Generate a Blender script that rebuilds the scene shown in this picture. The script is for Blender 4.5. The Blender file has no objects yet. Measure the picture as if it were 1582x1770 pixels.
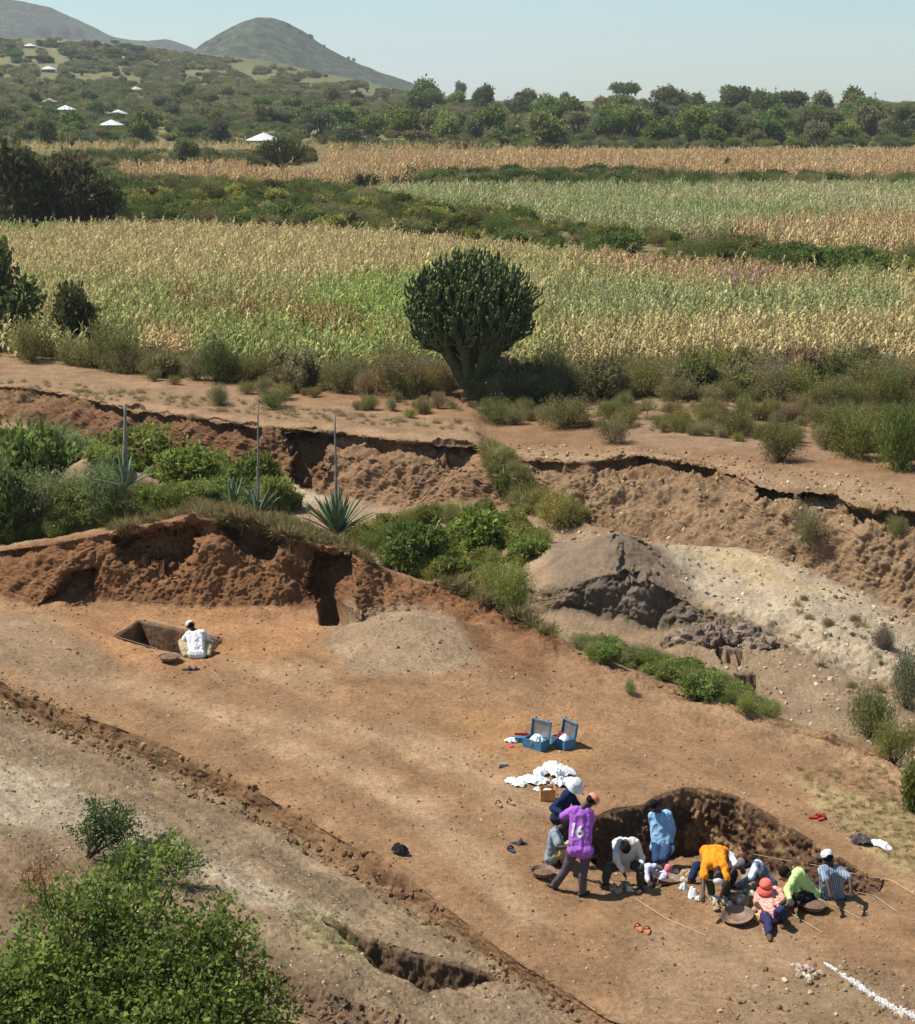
import bpy, bmesh, math, random
import numpy as np
from mathutils import Vector, Matrix, Euler
from mathutils.bvhtree import BVHTree
S = bpy.context.scene
COL = S.collection
R = math.radians
# ------------------------------------------------------------------ camera
F = 3000.0; CX = 791.0; CY = 885.0; HC = 12.0
PITCH = math.atan(710.0 / F)
cam_d = bpy.data.cameras.new('camera'); cam = bpy.data.objects.new('camera', cam_d); COL.objects.link(cam)
cam.location = (0, 0, HC); cam.rotation_euler = (math.pi/2 - PITCH, 0, 0)
cam_d.sensor_fit = 'HORIZONTAL'; cam_d.sensor_width = 36; cam_d.lens = 36*F/1582.0
cam_d.clip_start = 0.5; cam_d.clip_end = 20000
S.camera = cam
# ------------------------------------------------------------------ light
SUN = Vector((-0.52, 0.10, 0.85)).normalized()
W = bpy.data.worlds.new('World'); S.world = W; W.use_nodes = True
nt = W.node_tree; nt.nodes.clear()
wo = nt.nodes.new('ShaderNodeOutputWorld'); bg = nt.nodes.new('ShaderNodeBackground')
sk = nt.nodes.new('ShaderNodeTexSky'); sk.sky_type = 'NISHITA'; sk.sun_disc = False
sk.sun_elevation = math.asin(SUN.z); sk.sun_rotation = math.atan2(SUN.x, SUN.y)
sk.altitude = 1200; sk.air_density = 1.0; sk.dust_density = .7; sk.ozone_density = 1.0
bg.inputs['Strength'].default_value = 0.086
tcw = nt.nodes.new('ShaderNodeTexCoord'); mpw = nt.nodes.new('ShaderNodeMapping'); mpw.inputs['Scale'].default_value = (3.0, 3.0, 9.0)
nzw = nt.nodes.new('ShaderNodeTexNoise'); nzw.inputs['Scale'].default_value = 1.6; nzw.inputs['Detail'].default_value = 5
crw = nt.nodes.new('ShaderNodeValToRGB'); crw.color_ramp.elements[0].position = .47; crw.color_ramp.elements[1].position = .68
crw.color_ramp.elements[1].color = (.35, .35, .35, 1)
mxw = nt.nodes.new('ShaderNodeMixRGB'); mxw.inputs[2].default_value = (6.3, 6.6, 7.2, 1)
nt.links.new(tcw.outputs['Generated'], mpw.inputs[0]); nt.links.new(mpw.outputs[0], nzw.inputs['Vector'])
nt.links.new(nzw.outputs[0], crw.inputs[0]); nt.links.new(crw.outputs[0], mxw.inputs[0]); nt.links.new(sk.outputs[0], mxw.inputs[1])
tnt = nt.nodes.new('ShaderNodeVectorMath'); tnt.operation = 'MULTIPLY'; tnt.inputs[1].default_value = (.83, .97, 1.0); nt.links.new(mxw.outputs[0], tnt.inputs[0]); nt.links.new(tnt.outputs[0], bg.inputs[0]); nt.links.new(bg.outputs[0], wo.inputs[0])
sd = bpy.data.lights.new('sun', 'SUN'); so = bpy.data.objects.new('sun', sd); COL.objects.link(so)
sd.energy = 5.0; sd.angle = R(0.5); sd.color = (1.0, 0.955, 0.87)
so.rotation_euler = SUN.to_track_quat('Z', 'Y').to_euler()
S.view_settings.view_transform = 'Standard'; S.view_settings.look = 'None'; S.view_settings.gamma = 1
S.view_settings.exposure = 0.48; S.view_settings.use_curve_mapping = False
S.render.engine = 'CYCLES'
try:
    S.cycles.volume_bounces = 0; S.cycles.max_bounces = 4; S.cycles.transparent_max_bounces = 6
except Exception: pass

# ------------------------------------------------------------------ projection helpers
cp, sp = math.cos(PITCH), math.sin(PITCH)
def raydir(px, py):
    cx = (px-CX)/F; cy = -(py-CY)/F
    return (cx, cp + cy*sp, -sp + cy*cp)
def P(px, py, Y):
    d = raydir(px, py); t = Y/d[1]
    return Vector((d[0]*t, Y, HC + d[2]*t))
def Yz(px, py, z):                      # depth at which the sight line meets height z
    d = raydir(px, py); return (z-HC)/d[2]*d[1]
def proj(x, y, z):
    t = y*cp - (z-HC)*sp; u = y*sp + (z-HC)*cp
    return CX + F*x/t, CY - F*u/t
def pyof(Y, Z):
    t = Y*cp - (Z-HC)*sp; u = Y*sp + (Z-HC)*cp
    return CY - F*u/t
rng = np.random.default_rng(7); rnd = random.Random(11)

# ------------------------------------------------------------------ noise
_perm = np.random.default_rng(3).permutation(256).astype(np.int32); _perm = np.concatenate([_perm, _perm, _perm])
_g = np.random.default_rng(5).normal(size=(256, 3)).astype(np.float32); _g /= np.linalg.norm(_g, axis=1)[:, None]
def pn(x, y, z):
    x = np.asarray(x, np.float32); y = np.asarray(y, np.float32); z = np.asarray(z, np.float32)
    x, y, z = np.broadcast_arrays(x, y, z)
    xi = np.floor(x).astype(np.int32); yi = np.floor(y).astype(np.int32); zi = np.floor(z).astype(np.int32)
    xf = x-xi; yf = y-yi; zf = z-zi
    u = xf*xf*xf*(xf*(xf*6-15)+10); v = yf*yf*yf*(yf*(yf*6-15)+10); w = zf*zf*zf*(zf*(zf*6-15)+10)
    r = 0
    for i in (0, 1):
        a = _perm[(xi+i) & 255]
        for j in (0, 1):
            b = _perm[a + ((yi+j) & 255)]
            for k in (0, 1):
                g = _g[_perm[b + ((zi+k) & 255)]]
                r = r + (u if i else 1-u)*(v if j else 1-v)*(w if k else 1-w)*(g[..., 0]*(xf-i)+g[..., 1]*(yf-j)+g[..., 2]*(zf-k))
    return r
def fbm(x, y, z, o=4):
    r = 0; a = 1
    for i in range(o):
        r = r + a*pn(x*2**i+i*17.3, y*2**i, z*2**i); a *= .5
    return r
def sst(a, b, x):
    t = np.clip((x-a)/(b-a), 0, 1); return t*t*(3-2*t)
def sdf_box(x, y, pts, ky=1.0, mg=70):     # the same, worked out only near the polygon
    xs = [p[0] for p in pts]; ys = [p[1] for p in pts]
    m = (x > min(xs)-mg) & (x < max(xs)+mg) & (y > min(ys)-mg) & (y < max(ys)+mg)
    out = np.full(x.shape, 1e3); out[m] = sdf_poly(x[m], y[m], pts, ky); return out
def sdf_poly(x, y, pts, ky=1.0):        # negative inside
    x = np.asarray(x, float); y = np.asarray(y, float)*ky; pts = [(a, b*ky) for a, b in pts]
    d = np.full(x.shape, 1e18); ins = np.zeros(x.shape, bool); n = len(pts)
    for i in range(n):
        ax, ay = pts[i]; bx, by = pts[(i+1) % n]
        ex, ey = bx-ax, by-ay; wx, wy = x-ax, y-ay
        h = np.clip((wx*ex+wy*ey)/(ex*ex+ey*ey+1e-9), 0, 1)
        d = np.minimum(d, (wx-ex*h)**2+(wy-ey*h)**2)
        c = ((ay > y) != (by > y))
        with np.errstate(divide='ignore', invalid='ignore'):
            xx = (bx-ax)*(y-ay)/(by-ay+1e-12)+ax
        ins ^= c & (x < xx)
    d = np.sqrt(d); return np.where(ins, -d, d)

# ------------------------------------------------------------------ mesh + object helpers
def new_mesh(name, V, Fc, mat=None, smooth=False, col=None, colname='v'):
    V = np.asarray(V, np.float32); me = bpy.data.meshes.new(name)
    if isinstance(Fc, np.ndarray):
        n, k = Fc.shape
        me.vertices.add(len(V)); me.vertices.foreach_set('co', V.ravel())
        me.loops.add(n*k); me.loops.foreach_set('vertex_index', Fc.astype(np.int32).ravel())
        me.polygons.add(n); me.polygons.foreach_set('loop_start', np.arange(0, n*k, k, dtype=np.int32))
        me.update(calc_edges=True)
    else:
        me.from_pydata([tuple(v) for v in V.tolist()], [], Fc)
    if smooth: me.polygons.foreach_set('use_smooth', [True]*len(me.polygons))
    if col is not None:
        at = me.attributes.new(colname, 'FLOAT_COLOR', 'POINT')
        c = np.ones((len(V), 4), np.float32); col = np.asarray(col, np.float32)
        c[:, :3] = col if col.ndim == 2 else col[:, None]
        at.data.foreach_set('color', c.ravel())
    if mat: me.materials.append(mat)
    return me
def tag(o, label=None, cat=None, group=None, kind=None):
    if label: o['label'] = label
    if cat: o['category'] = cat
    if group: o['group'] = group
    if kind: o['kind'] = kind
    return o
def ob(name, me, parent=None, loc=None, rot=None, scale=None):
    o = bpy.data.objects.new(name, me); COL.objects.link(o)
    if parent: o.parent = parent
    if loc is not None: o.location = loc
    if rot is not None: o.rotation_euler = rot
    if scale is not None: o.scale = scale if hasattr(scale, '__len__') else (scale,)*3
    return o
def thing(name, label, cat, loc=(0, 0, 0), rot=(0, 0, 0), group=None, scale=None):
    o = ob(name, None, None, loc, rot, scale); o.empty_display_size = .2
    return tag(o, label, cat, group)

class MB:                                # collects simple shapes into one mesh
    def __init__(s): s.v = []; s.f = []
    def add(s, V, Fc):
        n = len(s.v); s.v += [tuple(map(float, v)) for v in V]; s.f += [tuple(i+n for i in f) for f in Fc]; return s
    def box(s, c, d, rz=0, M=None, taper=1.0):
        hx, hy, hz = d[0]/2, d[1]/2, d[2]/2; V = []
        for z in (-1, 1):
            k = taper if z > 0 else 1
            for x, y in ((-1, -1), (1, -1), (1, 1), (-1, 1)):
                v = Vector((x*hx*k, y*hy*k, z*hz))
                if M is not None: v = M @ v
                v = Matrix.Rotation(rz, 3, 'Z') @ v if rz else v
                V.append(v+Vector(c))
        return s.add(V, [(0, 3, 2, 1), (4, 5, 6, 7), (0, 1, 5, 4), (1, 2, 6, 5), (2, 3, 7, 6), (3, 0, 4, 7)])
    def tube(s, pts, rad, n=6, cap=True):
        pts = [Vector(p) for p in pts]
        if not hasattr(rad, '__len__'): rad = [rad]*len(pts)
        b = len(s.v); up = Vector((0.03, 0.02, 1))
        for i, p in enumerate(pts):
            d = (pts[min(i+1, len(pts)-1)]-pts[max(i-1, 0)])
            if d.length < 1e-6: d = Vector((0, 0, 1))
            d.normalize(); a = d.cross(up)
            if a.length < .05: a = d.cross(Vector((1, 0, 0)))
            a.normalize(); c = d.cross(a)
            for k in range(n):
                t = 2*math.pi*k/n; v = p+(a*math.cos(t)+c*math.sin(t))*rad[i]; s.v.append(tuple(v))
        for i in range(len(pts)-1):
            for k in range(n):
                s.f.append((b+i*n+k, b+i*n+(k+1) % n, b+(i+1)*n+(k+1) % n, b+(i+1)*n+k))
        if cap:
            s.f.append(tuple(b+k for k in range(n))[::-1]); s.f.append(tuple(b+(len(pts)-1)*n+k for k in range(n)))
        return s
    def lathe(s, prof, n=20, c=(0, 0, 0), M=None, wob=0):
        b = len(s.v)
        for i, (r, z) in enumerate(prof):
            for k in range(n):
                t = 2*math.pi*k/n; rr = r*(1+wob*math.sin(3*t+i))
                v = Vector((rr*math.cos(t), rr*math.sin(t), z))
                if M is not None: v = M @ v
                s.v.append(tuple(v+Vector(c)))
        for i in range(len(prof)-1):
            for k in range(n):
                s.f.append((b+i*n+k, b+i*n+(k+1) % n, b+(i+1)*n+(k+1) % n, b+(i+1)*n+k))
        return s
    def blob(s, c, r, n=10, m=7, M=None, jit=0, seed=0):
        q = random.Random(seed); b = len(s.v); r = r if hasattr(r, '__len__') else (r, r, r)
        def put(v):
            v = Vector((v[0]*r[0], v[1]*r[1], v[2]*r[2]))*(1+q.uniform(-jit, jit))
            if M is not None: v = M @ v
            s.v.append(tuple(v+Vector(c)))
        put((0, 0, -1))
        for i in range(1, m):
            ph = -math.pi/2+math.pi*i/m
            for k in range(n):
                t = 2*math.pi*k/n; put((math.cos(ph)*math.cos(t), math.cos(ph)*math.sin(t), math.sin(ph)))
        put((0, 0, 1)); T = len(s.v)-1
        for k in range(n): s.f.append((b, b+1+(k+1) % n, b+1+k)); s.f.append((T, T-n+k, T-n+(k+1) % n))
        for i in range(m-2):
            for k in range(n):
                a = b+1+i*n
                s.f.append((a+k, a+(k+1) % n, a+n+(k+1) % n, a+n+k))
        return s
    def cap(s, p0, p1, r0, r1=None, n=10):          # tapered capsule
        r1 = r0 if r1 is None else r1
        p0 = Vector(p0); p1 = Vector(p1); d = p1-p0; L = d.length
        if L < 1e-5: d = Vector((0, 0, 1))
        d = d.normalized(); pts = []; rad = []
        for a in (-90, -60, -30): pts.append(p0+d*r0*math.sin(R(a))); rad.append(max(r0*math.cos(R(a)), r0*.04))
        pts.append(p0); rad.append(r0); pts.append(p1); rad.append(r1)
        for a in (30, 60, 90): pts.append(p1+d*r1*math.sin(R(a))); rad.append(max(r1*math.cos(R(a)), r1*.04))
        # fixed frame
        a = d.cross(Vector((.31, .17, .93)));
        if a.length < .1: a = d.cross(Vector((1, 0, 0)))
        a.normalize(); c = d.cross(a); b = len(s.v)
        for p, r in zip(pts, rad):
            for k in range(n):
                t = 2*math.pi*k/n; s.v.append(tuple(p+(a*math.cos(t)+c*math.sin(t))*r))
        for i in range(len(pts)-1):
            for k in range(n): s.f.append((b+i*n+k, b+i*n+(k+1) % n, b+(i+1)*n+(k+1) % n, b+(i+1)*n+k))
        s.f.append(tuple(b+k for k in range(n))[::-1]); s.f.append(tuple(b+(len(pts)-1)*n+k for k in range(n)))
        return s
    def mesh(s, name, mat=None, smooth=False): return new_mesh(name, s.v, s.f, mat, smooth)
    def build(s, name, mat=None, parent=None, smooth=False, loc=None, rot=None):
        return ob(name, s.mesh(name, mat, smooth), parent, loc, rot)

# ------------------------------------------------------------------ materials
def nodes(name):
    m = bpy.data.materials.new(name); m.use_nodes = True; t = m.node_tree
    b = t.nodes['Principled BSDF']; return m, t, b
def mat(name, c, rough=.85, metal=0, noise=.25, nscale=8, bump=.15, bscale=30, spec=.25):
    m, t, b = nodes(name)
    b.inputs['Roughness'].default_value = rough; b.inputs['Metallic'].default_value = metal
    b.inputs['Specular IOR Level'].default_value = spec
    tc = t.nodes.new('ShaderNodeTexCoord'); nz = t.nodes.new('ShaderNodeTexNoise'); nz.inputs['Scale'].default_value = nscale; nz.inputs['Detail'].default_value = 6
    t.links.new(tc.outputs['Object'], nz.inputs['Vector'])
    mp = t.nodes.new('ShaderNodeMapRange'); mp.inputs[1].default_value = .3; mp.inputs[2].default_value = .7
    mp.inputs[3].default_value = 1-noise; mp.inputs[4].default_value = 1+noise
    t.links.new(nz.outputs[0], mp.inputs[0])
    mu = t.nodes.new('ShaderNodeVectorMath'); mu.operation = 'SCALE'; mu.inputs[0].default_value = c[:3]
    t.links.new(mp.outputs[0], mu.inputs['Scale']); t.links.new(mu.outputs[0], b.inputs['Base Color'])
    if bump:
        n2 = t.nodes.new('ShaderNodeTexNoise'); n2.inputs['Scale'].default_value = bscale; n2.inputs['Detail'].default_value = 4
        t.links.new(tc.outputs['Object'], n2.inputs['Vector'])
        bp = t.nodes.new('ShaderNodeBump'); bp.inputs['Strength'].default_value = bump; bp.inputs['Distance'].default_value = .02
        t.links.new(n2.outputs[0], bp.inputs['Height']); t.links.new(bp.outputs[0], b.inputs['Normal'])
    return m
def leafmat(name, mode, c=(1, 1, 1), trans=.42):
    """mode 'obj': Object Info colour; 'inst': instancer attribute tint; 'const'. Always times vertex attr v."""
    m = bpy.data.materials.new(name); m.use_nodes = True; t = m.node_tree; t.nodes.clear()
    o = t.nodes.new('ShaderNodeOutputMaterial')
    if mode == 'obj': s = t.nodes.new('ShaderNodeObjectInfo').outputs['Color']
    elif mode == 'inst':
        a = t.nodes.new('ShaderNodeAttribute'); a.attribute_type = 'INSTANCER'; a.attribute_name = 'tint'; s = a.outputs['Color']
    else:
        a = t.nodes.new('ShaderNodeRGB'); a.outputs[0].default_value = (*c, 1); s = a.outputs[0]
    v = t.nodes.new('ShaderNodeAttribute'); v.attribute_name = 'v'
    mu = t.nodes.new('ShaderNodeVectorMath'); mu.operation = 'MULTIPLY'
    t.links.new(s, mu.inputs[0]); t.links.new(v.outputs['Color'], mu.inputs[1])
    d = t.nodes.new('ShaderNodeBsdfDiffuse'); tr = t.nodes.new('ShaderNodeBsdfTranslucent'); mx = t.nodes.new('ShaderNodeMixShader')
    mx.inputs[0].default_value = trans
    t.links.new(mu.outputs[0], d.inputs[0]); t.links.new(mu.outputs[0], tr.inputs[0])
    t.links.new(d.outputs[0], mx.inputs[1]); t.links.new(tr.outputs[0], mx.inputs[2]); t.links.new(mx.outputs[0], o.inputs[0])
    return m
M_leaf_o = leafmat('foliage', 'obj'); M_leaf_i = leafmat('foliage_mass', 'inst')
M_bark = mat('bark', (.10, .075, .05), nscale=12, bump=.4)
M_twig = mat('twig', (.20, .16, .11), nscale=12)

def soil_material():
    m, t, b = nodes('soil'); L = t.links.new
    b.inputs['Roughness'].default_value = .95; b.inputs['Specular IOR Level'].default_value = .1
    N = t.nodes.new
    at = N('ShaderNodeAttribute'); at.attribute_name = 'Col'
    ge = N('ShaderNodeNewGeometry')
    def noise(scale, det=6, dist=0, rough=.55):
        n = N('ShaderNodeTexNoise'); n.inputs['Scale'].default_value = scale; n.inputs['Detail'].default_value = det
        n.inputs['Roughness'].default_value = rough; n.inputs['Distortion'].default_value = dist
        L(ge.outputs['Position'], n.inputs['Vector']); return n.outputs[0]
    def rng_(src, a, b_, c, d):
        n = N('ShaderNodeMapRange'); n.inputs[1].default_value = a; n.inputs[2].default_value = b_; n.inputs[3].default_value = c; n.inputs[4].default_value = d
        L(src, n.inputs[0]); return n.outputs[0]
    def mul(x, y):
        n = N('ShaderNodeMath'); n.operation = 'MULTIPLY'; L(x, n.inputs[0]); L(y, n.inputs[1]); return n.outputs[0]
    f = mul(rng_(noise(1.1, 7), .3, .7, .78, 1.2), rng_(noise(9, 8, rough=.7), .32, .68, .72, 1.28))
    f = mul(f, rng_(noise(45, 6, rough=.75), .35, .65, .72, 1.26))
    sc = N('ShaderNodeVectorMath'); sc.operation = 'SCALE'; L(at.outputs['Color'], sc.inputs[0]); L(f, sc.inputs['Scale'])
    # pale pebbles
    vo = N('ShaderNodeTexVoronoi'); vo.inputs['Scale'].default_value = 7; L(ge.outputs['Position'], vo.inputs['Vector'])
    pb = rng_(vo.outputs['Distance'], .10, .16, 1, 0)
    sel = N('ShaderNodeSeparateColor'); L(vo.outputs['Color'], sel.inputs[0])
    pb = mul(pb, rng_(sel.outputs[0], .80, .84, 0, .8))
    mx = N('ShaderNodeMixRGB'); mx.inputs[2].default_value = (.42, .34, .25, 1); L(pb, mx.inputs[0]); L(sc.outputs[0], mx.inputs[1])
    L(mx.outputs[0], b.inputs['Base Color'])
    b1 = N('ShaderNodeBump'); b1.inputs['Distance'].default_value = .12; b1.inputs['Strength'].default_value = .55; L(noise(6, 9, rough=.68), b1.inputs['Height'])
    b2 = N('ShaderNodeBump'); b2.inputs['Distance'].default_value = .03; b2.inputs['Strength'].default_value = .8; L(noise(28, 8, rough=.7), b2.inputs['Height'])
    L(b1.outputs[0], b2.inputs['Normal']); L(b2.outputs[0], b.inputs['Normal'])
    return m
M_soil = soil_material()

# ------------------------------------------------------------------ terrain as lofted lines (near -> far)
# control points: (px, py, Y) with Y a depth, or ('z', px, py, z) meeting height z, or ('h', px, Y, Z) hidden
def line(*pts):
    out = []
    for p in pts:
        if p[0] == 'z': out.append((p[1], p[2], Yz(p[1], p[2], p[3])))
        elif p[0] == 'h': out.append((p[1], pyof(p[2], p[3]), p[2]))
        else: out.append(p)
    return out
z = 'z'; h = 'h'
L0 = line((z, -500, 2300, 3.5), (z, 400, 2300, 2.4), (z, 900, 2300, .9), (z, 2100, 2300, 0))
L1 = line((z, -500, 1770, 2.4), (z, 0, 1770, 1.6), (z, 300, 1780, 1.2), (z, 600, 1800, .7), (z, 850, 1830, .2), (z, 1050, 1860, -.05), (z, 2100, 1950, 0))
L2 = line((z, -500, 960, -.35), (z, 0, 1207, -.35), (z, 60, 1240, -.35), (z, 130, 1268, -.3), (z, 200, 1290, -.3), (z, 280, 1325, -.35), (z, 370, 1365, -.3), (z, 420, 1390, -.3), (z, 500, 1438, -.3),
          (z, 580, 1490, -.25), (z, 640, 1535, -.3), (z, 700, 1560, -.25), (z, 800, 1625, -.25), (z, 900, 1695, -.2), (z, 1050, 1780, -.1), (z, 1300, 1860, 0), (z, 2100, 1900, 0))
L3 = line((z, -500, 930, .1), (z, 0, 1180, .06), (z, 60, 1205, .06), (z, 130, 1232, .06), (z, 200, 1255, .06), (z, 280, 1285, .06), (z, 370, 1330, .06), (z, 420, 1352, .05), (z, 500, 1400, .05),
          (z, 580, 1440, .05), (z, 640, 1480, .05), (z, 700, 1510, .05), (z, 800, 1590, .05), (z, 900, 1665, .05), (z, 1050, 1755, .03), (z, 1300, 1840, 0), (z, 2100, 1880, 0))
L3b = line((z, -500, 880, .1), (z, 0, 1130, .0), (z, 300, 1220, .0), (z, 600, 1330, .0), (z, 900, 1460, .0), (z, 1050, 1600, 0), (z, 1300, 1680, 0), (z, 1582, 1720, .1), (z, 2100, 1760, .2))
L5 = line((z, -500, 860, .1), (z, 0, 1030, .1), (z, 60, 1048, .1), (z, 110, 1050, .1), (z, 165, 1036, .1), (z, 260, 1045, .1), (z, 420, 1050, .1), (z, 530, 1046, .1), (z, 560, 1052, .1), (z, 615, 1078, .1),
          (z, 640, 1062, .1), (z, 700, 1060, .1), (z, 760, 1058, .1), (z, 830, 1075, .1), (z, 900, 1098, .1), (z, 960, 1125, .0), (z, 1080, 1170, 0), (z, 1200, 1210, 0), (z, 1330, 1255, 0),
          (z, 1500, 1305, 0), (z, 1582, 1350, 0), (z, 2100, 1520, 0))
L6 = line((-500, 960, 44), (0, 952, 42.3), (100, 938, 41.6), (170, 922, 41.6), (240, 915, 41.5), (320, 895, 41.5), (380, 898, 41.5), (460, 915, 41.4), (520, 935, 41.4), (600, 958, 41.3), (625, 970, 41.4), (660, 988, 41.7),
          (720, 1008, 41.5), (780, 1016, 41.3), (830, 1034, 40.9), (900, 1073, 39.9), (z, 960, 1106, .12), (z, 1080, 1158, .05), (z, 1200, 1198, .05), (z, 1330, 1245, .05), (z, 1500, 1295, .05), (z, 1582, 1340, .05), (z, 2100, 1510, 0))
L7 = line((-500, 945, 47), (0, 945, 44.2), (100, 928, 44.2), (170, 910, 44.2), (240, 900, 44.3), (300, 878, 44.6), (335, 868, 44.8), (380, 872, 44.8), (460, 885, 44.4), (520, 905, 44), (600, 942, 43.5), (660, 975, 42.8),
          (720, 1000, 42.4), (780, 1002, 42.3), (830, 1022, 41.8), (900, 1063, 40.7), (960, 1096, 39.6), (1080, 1150, 38.0), (1200, 1188, 36.6), (1330, 1236, 35.0), (1500, 1286, 33.6), (1582, 1330, 32.6), (2100, 1500, 29))
L8 = line((h, -500, 50, -1.6), (h, 300, 48.6, -1.9), (h, 700, 46.5, -2.1), (h, 900, 43.6, -2.0), (h, 960, 42.0, -1.7), (h, 1080, 39.6, -1.5), (h, 1200, 38.4, -1.6), (h, 1330, 36.6, -1.6), (h, 1500, 35.4, -1.6), (h, 2100, 32, -1.6))
L9 = line((h, -500, 53, -1.9), (h, 300, 51, -1.9), (h, 700, 49.5, -2.1), (h, 900, 45.5, -2.0), (z, 960, 1098, -1.5), (z, 1080, 1120, -1.5), (z, 1200, 1165, -1.6), (z, 1330, 1225, -1.6), (z, 1500, 1270, -1.6), (z, 1582, 1300, -1.6), (z, 2100, 1450, -1.6))
L9a = line((h, -500, 55, -1.9), (h, 300, 53, -1.9), (h, 700, 51.5, -2.1), (h, 850, 48, -2.0), (940, 1065, 44.9), (980, 1046, 45.2), (1050, 1068, 44.9), (1130, 1084, 44.6), (1180, 1082, 44.4), (1215, 1078, 44.3), (1300, 1100, 43.2), (1400, 1130, 41.8), (1582, 1200, 39.3), (2100, 1380, 35))
L9b = line((h, -500, 56.5, -1.9), (h, 300, 54.5, -1.9), (h, 700, 53.2, -2.1), (h, 850, 50, -1.9), (940, 1020, 45.6), (980, 1012, 45.35), (1040, 995, 45.2), (1100, 1000, 45.05), (1160, 1012, 44.85), (1205, 1050, 44.6), (1300, 1060, 44.4), (1400, 1080, 43.2), (1582, 1150, 40.8), (2100, 1330, 36))
L10 = line((h, -500, 59, -1.9), (h, 60, 57, -1.6), (110, 815, 57), (150, 787, 57), (200, 792, 56.5), (260, 825, 56), (330, 865, 55), (h, 420, 57, -1.9), (h, 700, 57, -2.1), (h, 850, 54, -2.0), (930, 955, 50), (985, 935, 49.6), (1040, 930, 49.4), (1090, 932, 49.3), (1130, 940, 49.0),
           (1200, 938, 49.6), (1300, 950, 49.0), (1370, 968, 48.3), (1430, 995, 47.6), (1500, 1022, 46.8), (1582, 1058, 45.6), (1700, 1110, 44), (2100, 1290, 39))
L11 = line((h, -500, 66, -1.8), (h, 0, 64, -1.8), (h, 300, 62, -1.9), (h, 700, 58.4, -2.1), (h, 850, 57, -2.1), (h, 930, 55.8, -2.1), (h, 1040, 54.8, -2.2), (h, 1200, 53.2, -2.3), (h, 1370, 50.6, -2.6), (h, 1582, 47.8, -2.9), (h, 2100, 43, -2.9))
L12 = line((-500, 690, 79), (0, 725, 72), (100, 745, 70.5), (200, 765, 68.4), (300, 785, 66.8), (430, 815, 64.4), (500, 838, 63.2), (548, 850, 62.6), (600, 862, 61.8), (700, 876, 60.4), (780, 868, 60.0), (830, 868, 59.4), (930, 885, 58.0),
           (1000, 905, 57), (1130, 930, 55.3), (1250, 950, 53.6), (1360, 972, 52), (1470, 1015, 50.4), (1582, 1065, 49), (2100, 1220, 45))
L13 = line((z, -500, 640, -.05), (z, 0, 668, -.05), (z, 60, 672, -.05), (z, 130, 684, -.05), (z, 200, 702, -.05), (z, 300, 716, -.05), (z, 430, 734, -.05), (z, 520, 740, -.05), (z, 600, 750, -.05), (z, 700, 762, -.05), (z, 830, 768, -.05),
           (z, 848, 790, -.3), (z, 930, 795, -.3), (z, 1000, 800, -.2), (z, 1075, 790, -.05), (z, 1100, 786, -.03), (z, 1200, 802, -.05), (z, 1290, 822, -.05), (z, 1310, 842, -.1), (z, 1450, 858, -.1), (z, 1480, 875, -.1), (z, 1582, 885, -.1), (z, 2100, 950, -.1))
L13b = line((z, -500, 632, .05), (z, 0, 658, .05), (z, 130, 674, .05), (z, 300, 703, .05), (z, 430, 720, .05), (z, 600, 736, .05), (z, 700, 746, .05), (z, 820, 750, .05), (z, 840, 768, -.2), (z, 930, 776, -.15), (z, 1000, 783, -.1), (z, 1080, 778, .02), (z, 1200, 792, .03), (z, 1290, 806, .03), (z, 1450, 822, .03), (z, 1582, 838, .03), (z, 2100, 900, 0))
L14 = line(*[(z, x, 600, 0) for x in (-500, 2100)])
L15 = line(*[(z, x, 400, 0) for x in (-500, 2100)])
L16 = line(*[(z, x, 300, 0) for x in (-500, 2100)])
L17 = line(*[(z, x, 262, 0) for x in (-500, 2100)])
L18 = line((-500, 195, 620), (0, 200, 640), (400, 208, 640), (800, 218, 600), (1582, 222, 560), (2100, 222, 560))
L19 = line((-500, 100, 1050), (0, 128, 1000), (400, 145, 1000), (600, 165, 950), (800, 186, 850), (1100, 190, 800), (1582, 192, 780), (2100, 190, 780))
L20 = line((-500, 20, 1700), (0, 66, 1500), (100, 64, 1500), (200, 76, 1480), (340, 92, 1450), (450, 104, 1400), (600, 133, 1350), (700, 158, 1300), (800, 172, 1250), (1000, 176, 1150), (1582, 178, 1100), (2100, 178, 1100))
L21 = line((h, -500, 2400, 20), (h, 700, 2200, -10), (h, 2100, 2200, -10))
L22 = line((h, -500, 12000, -120), (h, 2100, 12000, -120))
LN = [L0, L1, L2, L3, L3b, L5, L6, L7, L8, L9, L9a, L9b, L10, L11, L12, L13, L13b, L14, L15, L16, L17, L18, L19, L20, L21, L22]
#        name : index of the line that starts the strip ; roughness amplitude (m) of each strip
AMP = [.11, .12, .15, .045, .045, .32, .11, .15, .10, .10, .36, .12, .08, .12, .46, .06, .05, .05, .05, .1, .4, 1, 3, 3, 3]
STEP = [12, 2.6, 2.0, 2.5, 2.5, 2.0, 2.6, 12, 9, 4, 2.2, 2.6, 5, 6, 2.0, 2.2, 3, 5, 6, 6, 6, 6, 6, 40, 60]
colpx = np.concatenate([np.arange(-500, -60, 12), np.arange(-60, 1642, 2.5), np.arange(1642, 2101, 12)]).astype(float)
def ev(Ln):
    a = np.array(Ln, float); py = np.interp(colpx, a[:, 0], a[:, 1]); Y = np.interp(colpx, a[:, 0], a[:, 2])
    k = 9; ker = np.ones(k)/k
    def sm(v): return np.convolve(np.pad(v, k//2, mode='edge'), ker, 'valid')
    py, Y = sm(py), sm(Y)
    cx = (colpx-CX)/F; cy = -(py-CY)/F; dy = cp+cy*sp; dz = -sp+cy*cp; t = Y/dy
    return np.stack([cx*t, Y, HC+dz*t], 1), py
LV = [ev(l) for l in LN]
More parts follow.
